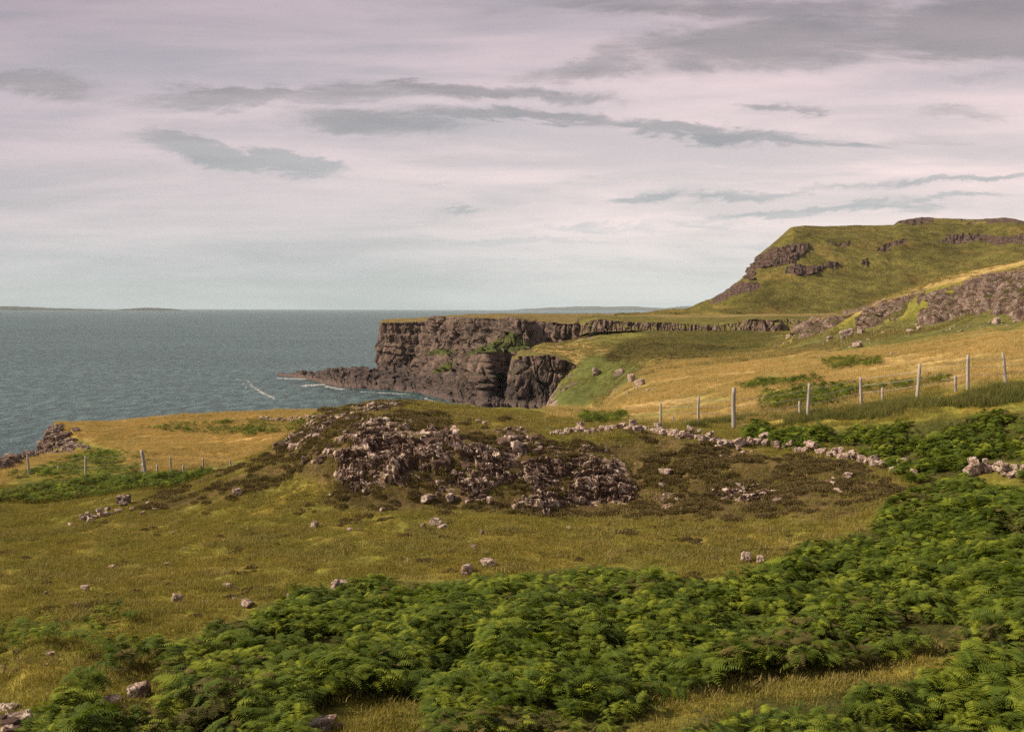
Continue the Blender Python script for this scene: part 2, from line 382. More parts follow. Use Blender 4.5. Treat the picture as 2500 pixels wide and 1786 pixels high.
# ------------------------------------------------------------------ the near land: one sheet, laid out from surveyed profiles
def yz(px, d, v):
    """a profile entry is either a photo row (>150) or a height above the sea"""
    if v > 150: return CAMZ + d * ray(px, v)[2]
    return v
SEAF = -7.0
COLS = {
 -700: [(8,27.5),(22,26.8),(33,26.2),(55,23.6),(85,21.5),(100,18),(115,10),(130,-4),(145,SEAF)],
 -300: [(8,27.6),(22,27.1),(33,26.5),(42,25.9),(55,24.4),(70,23.2),(85,22.2),(105,19.8),(118,16),(130,8),(145,-4),(160,SEAF)],
 0:    [(8,27.8),(22,27.5),(28,1640),(33,1510),(42,1400),(55,1310),(70,1235),(85,1180),(105,1150),(125,1136),(135,12),(150,-3),(165,SEAF)],
 60:   [(8,27.8),(22,27.5),(33,1508),(42,1400),(55,1308),(70,1233),(85,1180),(100,1152),(130,1120),(145,1112),(155,8),(170,SEAF)],
 120:  [(8,27.8),(22,27.5),(33,1506),(42,1398),(55,1306),(70,1230),(85,1180),(100,1152),(130,1117),(149,1100),(152,19.3),(165,1030),(175,12),(195,SEAF)],
 250:  [(8,27.8),(22,27.5),(33,1503),(45,1380),(55,1300),(66,1232),(76,1200),(85,1180),(103,1155),(120,1120),(140,1085),(155,1050),(168,1030),(178,12),(195,SEAF)],
 400:  [(8,27.8),(22,27.5),(33,1500),(45,1370),(55,1290),(66,1212),(74,23.8),(85,1182),(103,1153),(125,1100),(150,1060),(172,1017),(182,12),(200,SEAF)],
 550:  [(8,27.8),(22,27.5),(33,1498),(45,1365),(55,1270),(63,1190),(69,1146),(76,24),(90,21.5),(105,1158),(125,1105),(150,1055),(176,1007),(186,12),(204,SEAF)],
 700:  [(8,27.8),(22,27.5),(33,1490),(45,1355),(54,1265),(60,1200),(65,1120),(70,1068),(77,25),(90,21.5),(110,20.3),(135,1070),(155,1035),(180,1003),(190,12),(208,SEAF)],
 800:  [(8,27.8),(22,27.5),(33,1495),(45,1355),(55,1256),(58.5,1190),(60.5,1120),(64,1055),(71,998),(77,28.6),(88,23),(110,20.3),(150,19.5),(180,1003),(190,12),(208,SEAF)],
 960:  [(8,27.8),(22,27.5),(33,1492),(42,1400),(50,1300),(56,1238),(57.6,1180),(59.2,1110),(61.5,1055),(66,1015),(71,986),(77,29.6),(90,26),(110,20),(130,8),(145,-5),(160,SEAF)],
 1120: [(8,27.8),(22,27.5),(33,1492),(42,1395),(50,1296),(56.2,1236),(57.6,1185),(59.3,1110),(62,1060),(66,1030),(74,1000),(82,28.6),(95,26),(115,19),(135,6),(150,-5),(165,SEAF)],
 1240: [(8,27.8),(22,27.5),(33,1492),(42,1398),(50,1296),(56.2,1240),(57.8,1185),(59.6,1120),(62.5,1065),(67,1036),(82,1000),(95,26.5),(115,20),(140,5),(155,-5),(170,SEAF)],
 1300: [(8,27.8),(22,27.5),(33,1492),(42,1400),(50,1300),(56.3,1246),(58,1190),(60,1125),(63,1075),(67,1045),(82,1010),(95,1000),(115,20),(140,5),(155,-5),(170,SEAF),(404,SEAF),(412,15),(420,862),(440,20.3)],
 1340: [(8,27.8),(22,27.5),(33,1492),(42,1400),(50,1302),(56.4,1248),(58.2,1190),(60.4,1122),(63.2,1070),(67.5,1046),(83,1015),(100,1000),(118,21),(145,7),(170,-2),(300,-5),(380,2),(398,3),(408,13),(418,865),(445,852),(480,838)],
 1380: [(8,27.8),(22,27.5),(33,1492),(42,1400),(50,1304),(56.5,1250),(58.5,1190),(60.8,1120),(63.5,1068),(68,1047),(85,1020),(105,1000),(120,22),(150,10),(200,1),(260,0),(330,3),(370,962),(394,938),(402,11),(409,15.5),(418,868),(450,850),(490,835)],
 1450: [(8,27.8),(22,27.5),(33,1492),(42,1400),(50,1304),(56.5,1250),(58.6,1190),(61,1118),(63.8,1062),(68,1046),(85,1025),(110,1000),(125,23.5),(170,18),(250,10),(330,8),(370,950),(385,900),(395,878),(410,862),(440,845),(480,818)],
 1520: [(8,27.8),(22,27.5),(33,1492),(42,1400),(50,1300),(55,1250),(59,1180),(62,1110),(64,1058),(68,1046),(90,1025),(115,1000),(140,985),(165,960),(190,935),(205,928),(240,17),(300,14),(350,905),(385,880),(410,865),(430,852),(480,812)],
 1600: [(8,27.8),(22,27.5),(33,1492),(42,1400),(50,1300),(55,1250),(59,1175),(62,1105),(66,1052),(75,1040),(90,1028),(130,965),(160,935),(185,915),(220,895),(270,875),(330,862),(380,855),(400,850),(430,832),(480,810)],
 1720: [(8,27.8),(22,27.5),(33,1492),(42,1400),(50,1300),(56,1210),(60,1130),(64,1066),(70,1045),(80,1035),(95,1000),(130,940),(180,900),(240,875),(320,862),(380,858),(420,840),(480,811)],
 1850: [(8,27.8),(22,27.5),(33,1492),(42,1400),(50,1290),(56,1200),(61,1120),(64,1078),(68,1060),(74,1030),(100,960),(150,900),(220,870),(300,858),(380,850),(430,830),(480,806)],
 2000: [(8,27.8),(22,27.5),(32,1500),(40,1390),(48,1280),(55,1180),(61,1100),(66,1050),(71,1008),(90,960),(120,910),(170,870),(230,838),(250,818),(266,808),(272,33.0),(290,33.3),(350,29),(400,27),(480,805)],
 2130: [(8,27.8),(22,27.5),(32,1495),(40,1375),(48,1260),(54,1180),(58,1125),(64,1040),(70,990),(90,940),(120,890),(160,855),(200,830),(230,803),(243,790),(248,36.3),(262,738),(300,36),(400,34)],
 2300: [(8,27.8),(22,27.5),(32,1490),(40,1350),(48,1230),(54,1150),(60,1050),(66,965),(85,920),(110,875),(145,840),(180,815),(205,790),(215,770),(220,39.6),(240,676),(280,43),(400,40)],
 2500: [(8,27.8),(22,27.6),(30,1500),(40,1300),(50,1170),(60,1000),(65,945),(90,880),(130,818),(150,812),(175,790),(191,738),(200,42),(222,633),(300,47),(400,45)],
 2800: [(8,27.9),(22,27.8),(40,28.6),(60,31.5),(90,32.6),(130,33.6),(170,36.5),(190,41),(205,49),(240,52),(300,53),(400,50)],
 3300: [(8,28.1),(22,28.2),(40,30),(60,33),(90,34.6),(130,36.6),(170,42),(190,48),(215,56),(300,62),(400,58)],
}
D0, D1, NR, NC = 8.0, 520.0, 760, 980
DG = np.exp(np.linspace(math.log(D0), math.log(D1), NR))
cpx = np.array(sorted(COLS))
CS = (cpx - 1250.0) / F
prof = np.array([pchip(np.log([a for a, _ in COLS[c]]), [yz(c, a, v) for a, v in COLS[c]], np.log(DG)) for c in cpx])
SG = np.linspace(-640, 3240, NC); SG = (SG - 1250) / F
HG = np.array([pchip(CS, prof[:, k], SG) for k in range(NR)])           # NR x NC
# a light blur across the columns takes out the survey lines
for _ in range(14): HG[:, 1:-1] = .25 * HG[:, :-2] + .5 * HG[:, 1:-1] + .25 * HG[:, 2:]
GX = DG[:, None] * SG[None, :]; GY = np.repeat(DG[:, None], NC, 1)
def to_photo(x, y, z):
    return project(np.stack([x, y, z], -1))
GPX, GPY = to_photo(GX, GY, HG)
wild = n2(GX, GY, 14, 4, 3) * 0.55 + n2(GX, GY, 4.2, 4, 5) * 0.22
near_f = smooth(12, 40, GY); far_f = smooth(150, 500, GY)
HG = HG + wild * (.45 + .9 * far_f) * smooth(SEAF, 2, HG) + n2(GX, GY, 1.1, 4, 11) * 0.14 + n2(GX, GY, 2.7, 3, 12) * .26 * smooth(SEAF, 2, HG)

# regions of the photograph, each with the depths it applies to
CRAGS = {
 'a': [(826,1100),(880,1062),(936,1056),(1037,1051),(1138,1069),(1116,1117),(1072,1144),(1024,1152),(1028,1179),(958,1179),(896,1210),(830,1196)],
 'b': [(1116,1104),(1200,1091),(1275,1104),(1266,1144),(1191,1205),(1134,1214),(1068,1201),(1037,1170),(1121,1144)],
 'c': [(1209,1047),(1266,1042),(1323,1073),(1319,1104),(1284,1117),(1213,1091)],
 'd': [(1284,1126),(1354,1122),(1512,1122),(1552,1174),(1543,1223),(1464,1232),(1398,1240),(1336,1254),(1257,1240),(1244,1218),(1301,1205),(1270,1166)],
}
HEATH = [[(560,1150),(700,1060),(800,1000),(960,990),(1080,1015),(1350,1056),(1600,1066),(1900,1100),(2200,1150),(2170,1210),(2050,1262),(1850,1290),(1700,1270),(1500,1262),(1300,1252),(1100,1235),(950,1235),(860,1215),(760,1180),(640,1200),(480,1240),(330,1262),(380,1220)]]
GOLD = [[(120,1015),(500,1000),(800,990),(780,1060),(700,1085),(560,1135),(400,1148),(330,1150),(300,1100),(220,1085),(170,1060)],
        [(-400,1140),(0,1135),(120,1105),(240,1100),(60,1150),(0,1180),(-400,1200)],
        [(1330,990),(1420,985),(1500,960),(1590,915),(1500,905),(1380,888),(1280,860),(1310,838),(1420,832),(1500,845),(1560,862),(1900,856),(2100,862),(2250,835),(2420,805),(2900,790),(2900,960),(2500,985),(2250,1000),(2100,1025),(1850,1038),(1650,1030),(1500,1035),(1330,1020)],
        [(2080,742),(2250,672),(2350,650),(2500,620),(2900,600),(2900,640),(2500,655),(2330,690),(2240,704),(2130,748),(2000,785)]]
FERN = [[(-700,1800),(0,1790),(60,1745),(130,1710),(190,1660),(250,1605),(300,1570),(350,1556),(430,1552),(500,1530),(600,1490),(640,1462),(700,1450),(760,1425),(830,1420),(900,1408),(1180,1405),(1300,1390),(1350,1375),(1450,1366),(1580,1376),(1650,1404),(1700,1412),(1800,1410),(1830,1400),(1870,1375),(1950,1335),(2050,1305),(2120,1285),(2165,1240),(2205,1195),(2250,1168),(2205,1140),(2150,1098),(2060,1082),(1960,1070),(1880,1058),(1800,1045),(1850,1037),(2000,1036),(2100,1030),(2200,1020),(2300,1008),(2400,1000),(2500,990),(3300,930),(3300,2500),(-700,2500)]]
FERN_GAPS = [[(770,1800),(750,1750),(800,1722),(900,1706),(1040,1712),(1062,1750),(1045,1800)],
        [(1500,1800),(1560,1745),(1660,1700),(1760,1680),(1850,1662),(1980,1652),(2100,1640),(2250,1600),(2500,1578),(3300,1500),(3300,1560),(2500,1606),(2350,1622),(2200,1650),(2080,1668),(1960,1690),(1860,1690),(1740,1735),(1640,1800),(1600,1900),(1450,1900)],
        [(230,1675),(300,1655),(400,1660),(410,1700),(350,1735),(240,1735)],
        [(-20,1690),(60,1695),(60,1800),(-20,1800)],
        [(2365,1125),(2490,1120),(2500,1180),(2400,1180)],
        [(310,1615),(380,1630),(370,1660),(320,1650)]]
FERN_TUFTS = [[(0,1525),(70,1500),(180,1485),(280,1500),(270,1550),(150,1565),(30,1570),(-200,1580)],[(215,1465),(300,1458),(370,1470),(360,1500),(260,1500)],[(180,1590),(240,1560),(320,1560),(300,1600)]]
FERN_LEFT = [[(-700,1200),(0,1195),(60,1178),(220,1165),(330,1152),(500,1146),(560,1158),(540,1180),(480,1192),(400,1192),(335,1203),(325,1225),(200,1258),(180,1280),(100,1302),(0,1318),(-700,1360)]]
FERN_HEAD = [[(0,1165),(60,1145),(140,1120),(230,1092),(310,1098),(390,1098),(360,1120),(330,1145),(200,1158),(60,1172),(-300,1180)]]
FERN_EDGE = [[(340,1040),(430,1035),(500,1030),(640,1025),(760,1022),(740,1045),(600,1056),(480,1056),(400,1046)]]
FERN_FIELD = [[(1770,938),(1850,925),(1950,915),(2010,922),(1940,935),(1830,942)],[(1850,962),(1960,940),(2060,930),(2230,918),(2235,940),(2080,955),(2050,978),(1900,992),(1850,985)],
        [(2230,917),(2290,905),(2325,915),(2250,930)],[(1995,876),(2150,866),(2150,882),(2030,897)],[(1410,1010),(1530,1000),(1530,1016),(1420,1028)]]
SHADOWY = [[(1480,875),(1500,845),(1600,812),(1800,806),(1900,812),(1860,850),(1720,872),(1600,876)]]        # heath in the hollow, its shade painted in as darker ground
GREEN = [[(1300,1000),(1400,905),(1430,865),(1480,870),(1560,885),(1590,905),(1500,955),(1420,990)],[(1900,850),(2010,812),(2240,780),(2500,720),(2900,690),(2900,780),(2500,800),(2250,830),(2080,862)],
        [(1420,830),(1500,806),(1900,806),(1980,812),(1900,855),(1560,862)]]

jit = lambda s, a, sd: n2(GX, GY, s, 4, sd) * a
GPX, GPY = to_photo(GX, GY, HG)
seen_near = smooth(84, 76, GY)
alb = np.empty((NR, NC, 3))
nA = n2(GX, GY, 7, 5, 21)[..., None]; nB = n2(GX, GY, 2.2, 4, 22)[..., None]
alb[:] = np.array([.165, .152, .029])                       # cropped turf
alb = alb * (1 + .25 * nA) + np.array([.05, .012, .004]) * smooth(-.1, .5, nB)
def paint(w, c, var=.25):
    global alb
    w = np.clip(w, 0, 1)[..., None]; alb = alb * (1 - w) + w * np.array(c) * (1 + var * nA + var * .8 * nB)
far_only = smooth(74, 84, GY)
paint(inside(GPX, GPY, GOLD[:2], 9, jit(9, 14, 31)) * smooth(72, 90, GY) * (GX < 0), (.40, .26, .085))
paint(inside(GPX, GPY, GOLD[2:], 10, jit(12, 26, 32)) * smooth(70, 76, GY) * (GX > 0), (.38, .265, .100))
paint(smooth(.0, .45, n2(GX, GY, 16, 5, 45)) * smooth(76, 86, GY) * .6, (.155, .155, .035))
paint(smooth(.05, .4, n2(GX, GY, 11, 5, 46)) * smooth(70, 80, GY) * (GX > 0) * .75, (.17, .165, .04))
paint(inside(GPX, GPY, GREEN, 14, jit(20, 20, 33)) * smooth(90, 120, GY) * (GX > 0), (.150, .140, .036))
paint(inside(GPX, GPY, GREEN[1:2], 10, jit(9, 20, 47)) * smooth(150, 200, GY) * (GX > 0) * .8, (.112, .106, .034))
paint(inside(GPX, GPY, GREEN[:1], 10, jit(12, 10, 33)) * smooth(150, 200, GY) * (GX > 0), (.095, .105, .028))
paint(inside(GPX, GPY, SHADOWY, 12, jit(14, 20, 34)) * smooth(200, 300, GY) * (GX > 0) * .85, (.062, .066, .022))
paint(inside(GPX, GPY, HEATH, 26, jit(3, 50, 35)) * smooth(84, 78, GY) * .95, (.108, .074, .032), .45)
paint(smooth(.05, .35, n2(GX, GY, 5, 5, 44)) * smooth(84, 78, GY) * smooth(48, 60, GY) * .55, (.095, .068, .03), .4)
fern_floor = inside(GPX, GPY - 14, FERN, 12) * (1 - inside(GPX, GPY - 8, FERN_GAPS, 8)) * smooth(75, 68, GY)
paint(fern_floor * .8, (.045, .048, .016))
paint(inside(GPX, GPY, FERN_LEFT, 6) * smooth(72, 78, GY) * (GX < 0), (.07, .078, .02))
rockw = np.zeros((NR, NC))
rockw = np.maximum(rockw, inside(GPX, GPY, list(CRAGS.values()), 10, jit(1.5, 14, 41)) * smooth(82, 76, GY) * .62)
# steep ground is bare on the coast
gz_d = np.gradient(HG, axis=0) / np.gradient(GY, axis=0)
gz_x = np.gradient(HG, axis=1) / np.maximum(np.gradient(GX, axis=1), 1e-4)
steep = np.sqrt(gz_d ** 2 + gz_x ** 2)
rockw = np.maximum(rockw, smooth(.9, 1.5, steep) * smooth(95, 120, GY) * (GX < 20) )
rockw = np.maximum(rockw, smooth(3.5, 1.5, HG) * smooth(95, 120, GY))
# crags step in joint-bounded blocks
f1, f2, cv = worley(GX / 1.1, GY / .9 + GX * .1, 51)
HG = HG + rockw * smooth(84, 78, GY) * ((cv - .5) * .75 + .12) * smooth(.02, .16, f2 - f1)
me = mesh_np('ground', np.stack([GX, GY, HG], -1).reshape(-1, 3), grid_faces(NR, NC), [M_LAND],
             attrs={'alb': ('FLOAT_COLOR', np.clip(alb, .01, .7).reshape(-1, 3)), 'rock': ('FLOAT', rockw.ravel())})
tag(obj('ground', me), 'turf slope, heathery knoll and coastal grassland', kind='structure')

LD0, LD1 = math.log(D0), math.log(D1)
def height(x, y):
    """terrain height, bilinear in the sheet's own grid"""
    x = np.asarray(x, float); y = np.asarray(y, float)
    r = np.clip((np.log(np.maximum(y, D0)) - LD0) / (LD1 - LD0) * (NR - 1), 0, NR - 1.001)
    c = np.clip((x / y - SG[0]) / (SG[-1] - SG[0]) * (NC - 1), 0, NC - 1.001)
    i = r.astype(int); j = c.astype(int); fr = r - i; fc = c - j
    return (HG[i, j] * (1 - fr) * (1 - fc) + HG[i, j + 1] * (1 - fr) * fc + HG[i + 1, j] * fr * (1 - fc) + HG[i + 1, j + 1] * fr * fc)
DM = np.exp(np.linspace(math.log(12), math.log(515), 2600))
def ground_at(px, py, dmin=12.0, dmax=515.0):
    """first terrain point seen through a photo pixel (at least dmin away)"""
    r = ray(px, py); m = (DM >= dmin) & (DM <= dmax); d = DM[m]
    g = height(r[0] * d, d) - (CAMZ + r[2] * d)
    k = np.argmax(g > 0)
    if not (g > 0).any(): return None
    dd = d[k]
    return np.array([r[0] * dd, dd, float(height(r[0] * dd, dd))])

# ------------------------------------------------------------------ lofted sheets for cliffs, band and hill
def rays(px, py):
    v = np.stack([(px - 1250.0) / F, -(py - 893.0) / F, -np.ones_like(px)], -1) @ CM.T
    return v / v[..., 1:2]
def loft(rows, px0, px1, nu, seg):
    """rows of (px, distance, photo row or height); returns the grid of points and the fractional row number of each grid line"""
    u = np.linspace(px0, px1, nu); L = []
    for r in rows:
        r = sorted(r); x = [a for a, _, _ in r]
        d = np.interp(u, x, [b for _, b, _ in r])
        z = np.interp(u, x, [yz(a, b, c) for a, b, c in r])
        L.append(np.stack([d * (u - 1250) / F, d, z], -1))
    out, fr = [], []
    for i in range(len(L) - 1):
        for k in range(seg[i]):
            t = k / seg[i]; out.append(L[i] * (1 - t) + L[i + 1] * t); fr.append(i + t)
    out.append(L[-1]); fr.append(len(L) - 1)
    return np.array(out), np.array(fr)
def out_normal(P):
    """horizontal direction facing the camera side, square to the run of the face"""
    t = np.gradient(P, axis=1); t[..., 2] = 0
    for _ in range(6): t[:, 1:-1] = .25 * t[:, :-2] + .5 * t[:, 1:-1] + .25 * t[:, 2:]
    n = np.stack([t[..., 1], -t[..., 0], np.zeros(t.shape[:2])], -1)
    return n / (np.linalg.norm(n, axis=-1, keepdims=True) + 1e-9)
def joint_relief(P, cw, ch, seed):
    mid = P[len(P) // 2]
    arc = np.concatenate([[0], np.cumsum(np.hypot(*np.diff(mid[:, :2], axis=0).T))])
    s = np.repeat(arc[None, :], len(P), 0)
    z = P[..., 2] + fbm(P / (cw * 4), 2, seed) * ch * .45 + hsh(np.floor(s / cw * 1.0), s * 0, s * 0, seed + 2) * ch * .5
    s = s + fbm(P / (ch * 1.2), 3, seed + 3) * cw * .35
    f1, f2, cv = worley(s / cw, z / ch, seed)
    return (cv - .5) - .55 * (1 - smooth(0, .16, f2 - f1))
def up_facing(P):
    a = np.gradient(P, axis=0); b = np.gradient(P, axis=1); n = np.cross(b, a)
    n /= np.linalg.norm(n, axis=-1, keepdims=True) + 1e-9
    return np.abs(n[..., 2])
def sheet_obj(name, P, mat, alb, grass, parent=None, key='grass'):
    a = np.broadcast_to(alb, P.shape)
    me = mesh_np(name, P.reshape(-1, 3), grid_faces(*P.shape[:2]), [mat], attrs={
        'alb': ('FLOAT_COLOR', np.clip(a, .01, .8).reshape(-1, 3)), key: ('FLOAT', np.asarray(grass).ravel())})
    return obj(name, me, parent)

# --- the sea-cliff headland with its low rock tongue
toe = [(676,586),(740,560),(791,524),(837,497),(912,487),(956,480),(1023,466),(1055,445),(1087,420),(1132,413),(1178,400),(1241,396),(1262,402),(1300,412),(1360,440),(1500,470)]
td = lambda x: float(np.interp(x, [a for a, _ in toe], [b for _, b in toe]))
HR = [
 [(a, b, -4.0) for a, b in toe],
 [(a, b + 3, 1.4) for a, b in toe],
 [(676,590,.5),(700,592,1.4),(740,568,1.8),(791,532,2.2),(837,505,2.6),(912,496,3.0),(956,490,3.0),(1023,476,3.0),(1055,456,3.0),(1087,432,3.2),(1132,424,3.4),(1178,416,3.4),(1193,422,3.4),(1212,442,3.4),(1241,452,3.4),(1300,458,3.4),(1500,480,6)],
 [(676,592,.5),(700,592,1.4),(740,580,2.2),(812,566,4.4),(837,552,5.2),(860,548,5.8),(921,540,5.8),(991,522,6.2),(1010,512,10),(1037,500,863),(1065,492,853),(1100,474,862),(1125,456,869),(1143,448,861),(1186,432,862),(1200,440,862),(1225,456,863),(1248,464,861),(1294,474,853),(1330,482,846),(1500,492,830)],
 [(676,594,0),(740,586,1.4),(812,572,3.6),(860,556,5),(916,552,5.6),(922,550,6),(1000,538,8.5),(1037,524,862),(1065,514,852),(1143,503,850),(1196,496,835),(1230,486,819),(1250,480,815),(1288,480,842),(1320,487,848),(1400,500,832),(1500,500,818)],
 [(676,600,-3),(740,592,-3),(812,580,-3),(914,572,-3),(921,566,6),(926,564,788),(1000,549,786),(1040,542,784),(1045,535,774),(1060,532,772),(1150,516,775),(1210,506,780),(1240,498,773),(1262,492,774),(1285,492,784),(1298,500,786),(1318,514,786),(1340,512,786),(1352,500,790),(1408,498,790),(1416,508,791),(1432,510,789),(1445,500,782),(1500,496,782)],
 [(676,610,-4),(812,590,-4),(918,590,-4),(926,590,785.5),(1042,590,782),(1050,590,772.5),(1150,590,769.5),(1250,590,768.5),(1350,600,769),(1500,620,768.5)],
 [(676,640,-4),(918,650,-4),(930,650,29.6),(1042,660,30.6),(1150,670,33),(1350,690,33.2),(1500,700,33.2)],
 [(676,660,-6),(926,690,-6),(1500,740,-6)],
]
P, fr = loft(HR, 676, 1500, 900, [6, 8, 70, 14, 90, 16, 8, 10])
N = out_normal(P)
face = np.interp(fr, [0, 1, 2, 2.15, 2.9, 3, 4, 4.15, 4.93, 5.0, 5.3, 8], [.25, .6, .8, 1.15, 1.15, .8, .7, 1, 1, .55, 0, 0])[:, None] * smooth(-6, 1.5, P[..., 2])
bigger = smooth(800, 1000, np.linspace(676, 1500, 900))[None, :]
disp = (joint_relief(P, 8, 40, 61) * 6.5 + joint_relief(P, 3.0, 16, 62) * 3.4 + joint_relief(P, 1.5, 6, 65) * 1.4 + fbm(P / np.array([16, 16, 60]), 4, 63) * 5.5) * (.35 + .65 * bigger)
strata = fbm(np.stack([P[..., 0] / 60, P[..., 1] / 60, P[..., 2] / 1.6], -1), 3, 64) * 1.9
Q = P + N * (face * (disp + strata))[..., None]
Q[..., 2] += fbm(P / 6, 4, 66) * np.interp(fr, [0, 1, 3, 4, 5, 8], [.3, .9, 1.6, 1.0, .5, .6])[:, None] * (.4 + .6 * bigger)
Q[..., 2] += joint_relief(P, 5, 200, 78) * 1.6 * np.interp(fr, [0, 1, 1.5, 4, 4.8], [0, .2, 1, 1, 0])[:, None]
Q[..., 2] += (np.abs(fbm(P / 9, 4, 69)) * 4.2 - .4) * (1 - bigger) * np.interp(fr, [0, 1, 2, 3, 4, 5], [0, .2, .6, 1.2, 1, 0])[:, None]
up = up_facing(Q); qx, qy = project(Q)
apron = inside(qx, qy, [[(1128,866),(1180,846),(1215,826),(1248,808),(1275,822),(1302,846),(1262,862),(1215,864),(1180,864)], [(1040,866),(1065,848),(1110,852),(1092,866)],[(1050,905),(1085,884),(1112,882),(1105,900),(1060,915)],[(1190,920),(1235,912),(1225,925)]], 3, fbm(P / 6, 3, 67) * 6)
ledge = smooth(.80, .93, up) * smooth(9, 14, Q[..., 2]) * .42
g = np.maximum(np.maximum(apron * smooth(.35, .6, up), ledge), (fr[:, None] > 5.03) * 1.0 * smooth(.5, .8, up) * smooth(15, 20, Q[..., 2]))
hc = np.where((apron > .4)[..., None], np.array([.095, .110, .026]), np.array([.24, .175, .055])) * (1 + .3 * fbm(P / 9, 3, 68)[..., None])
tag(sheet_obj('sea_cliff', Q, M_CLIFF, hc, g), 'dark basalt headland cliffs dropping to the sea, with a low tongue of rock', kind='structure')

# --- the small buttress on the near side of the cove
BR = [
 [(1232,404,-4),(1243,398,-4),(1262,394,-4),(1322,392,-4),(1345,394,-4),(1400,396,2)],
 [(1232,406,1.4),(1243,399,1.6),(1262,395,1.6),(1322,393,1.2),(1345,395,1),(1400,397,6)],
 [(1232,412,1),(1243,407,2.6),(1262,400,3),(1322,397,2),(1345,398,3),(1400,400,9)],
 [(1232,425,2),(1243,414,10),(1256,408,905),(1300,403,905),(1335,402,915),(1350,402,935),(1400,402,925)],
 [(1232,430,4),(1250,418,880),(1264,411,869),(1290,407,865),(1330,405,866),(1358,404,872),(1385,402,884),(1402,400,896),(1425,400,905)],
 [(1232,440,6),(1250,425,870),(1290,415,863.5),(1330,412,864),(1385,410,876),(1425,410,890)],
 [(1232,450,6),(1264,440,19.4),(1425,440,19.4)],
]
P, fr = loft(BR, 1234, 1425, 260, [5, 6, 60, 40, 6, 6])
N = out_normal(P)
face = np.interp(fr, [0, 1, 2, 2.1, 3.9, 4, 4.6, 6], [.4, .5, .6, 1, 1, .5, 0, 0])[:, None]
fade = smooth(1425, 1360, np.linspace(1234, 1425, 260))[None, :]
disp = joint_relief(P, 7, 24, 71) * 4.2 + joint_relief(P, 2.6, 8, 72) * 2.2 + joint_relief(P, 1.1, 2.6, 75) * .8 + fbm(P / 12, 4, 73) * 3.5
Q = P + N * (face * disp * (.3 + .7 * fade))[..., None]; Q[..., 2] += fbm(P / 5, 4, 74) * .8
up = up_facing(Q)
slope_g = smooth(1345, 1385, np.linspace(1234, 1425, 260) + 0)[None, :] * smooth(7, 12, Q[..., 2]) * .45
g = np.maximum(np.maximum(smooth(.8, .93, up) * .42, (fr[:, None] > 4.05) * smooth(.4, .7, up)), slope_g)
hc = np.array([.20, .165, .045]) * (1 + .3 * fbm(P / 9, 3, 68)[..., None])
tag(sheet_obj('cove_buttress', Q, M_CLIFF, hc, g), 'small brown cliff buttress on the near side of the cove', kind='structure')

# --- the inland rock band and the flat above it, running under the far hill
RB = [
 [(1415,478,820),(1434,478,812),(1545,478,806),(1642,478,812),(1710,478,809),(1778,478,806),(1821,476,808),(1865,474,814),(1932,476,808),(2100,480,808)],
 [(1415,488,796),(1432,487,786),(1458,484,779),(1545,484,786),(1618,484,791),(1710,484,794),(1768,484,791),(1795,484,789),(1826,482,779),(1884,480,777),(1925,490,778),(1966,484,777),(2100,486,778)],
 [(1415,494,790),(1458,494,777),(1545,494,783),(1618,494,788),(1768,494,787),(1826,494,776),(2100,496,775)],
 [(1415,600,770),(1545,580,775),(1700,580,777),(1850,580,773.5),(2100,580,772)],
 [(1415,740,768.5),(1600,760,769),(1900,760,767),(2100,760,766)],
 [(1415,800,20),(1500,860,30),(2100,900,31)],
]
P, fr = loft(RB, 1415, 2100, 620, [34, 5, 24, 20, 8])
N = out_normal(P)
face = np.interp(fr, [0, .1, .95, 1.2, 2, 5], [.6, 1, 1, .5, 0, 0])[:, None]
disp = joint_relief(P, 3.0, 9, 81) * 3.0 + joint_relief(P, 1.3, 4, 82) * 1.3 + fbm(P / 16, 4, 83) * 5.0
Q = P + N * (face * disp)[..., None]
Q[..., 2] += fbm(P / 24, 4, 84) * np.interp(fr, [0, 1, 2, 3, 5], [.4, 1.2, 1.4, 1.1, .5])[:, None]
up = up_facing(Q)
rk = np.where(fr[:, None] < 1.12, 1.0, 0.0) * smooth(.93, .78, up)
alb3 = np.where((fr[:, None] > 3.2)[..., None], np.array([.27, .20, .075]), np.array([.165, .145, .04])) * (1 + .35 * fbm(P / 20, 4, 85)[..., None])
tag(sheet_obj('coastal_flat', Q, M_MID, alb3, rk, key='rock'), 'grassy flat above a low band of bare rock', kind='structure')

# --- the far hill
CR = [(1430,850,769),(1530,870,769),(1584,885,767.5),(1650,900,760),(1690,910,752),(1729,920,738),(1761,925,723),(1808,938,683),(1812,958,661),(1826,975,640),(1874,1000,603),(1932,1040,553),(1961,1060,548.5),(2060,1100,550),(2174,1150,548),(2194,1160,537),(2242,1180,531.5),(2320,1180,534.5),(2392,1180,537),(2441,1160,531),(2470,1150,534),(2500,1140,543),(2700,1130,548),(3200,1080,560)]
base_d, base_y = 742.0, 771.0
def between(f, bulge=0.0, dshift=0.0):
    o = []
    for x, d, y in CR:
        yy = base_y - 2 + (y - base_y + 2) * (f + bulge)
        o.append((x, base_d + (d - base_d) * (f + dshift), min(yy, 771)))
    return o
HL = [
 [(1430,742,770.5),(3200,742,770.5)],
 between(.10, -.05), between(.24, -.02), between(.42, .02), between(.62, .04, -.02),
 between(.80, .07, -.02), between(.93, .035, -.02), CR,
 [(x, d + 60, y + 6) for x, d, y in CR], [(x, d + 260, yz(x, d, y) - 25) for x, d, y in CR], [(x, d + 500, -6) for x, d, y in CR],
]
P, fr = loft(HL, 1430, 3200, 900, [26, 34, 44, 50, 50, 44, 30, 6, 8, 6])
for _ in range(6): P[1:-1] = .25 * P[:-2] + .5 * P[1:-1] + .25 * P[2:]
hx, hy = project(P)
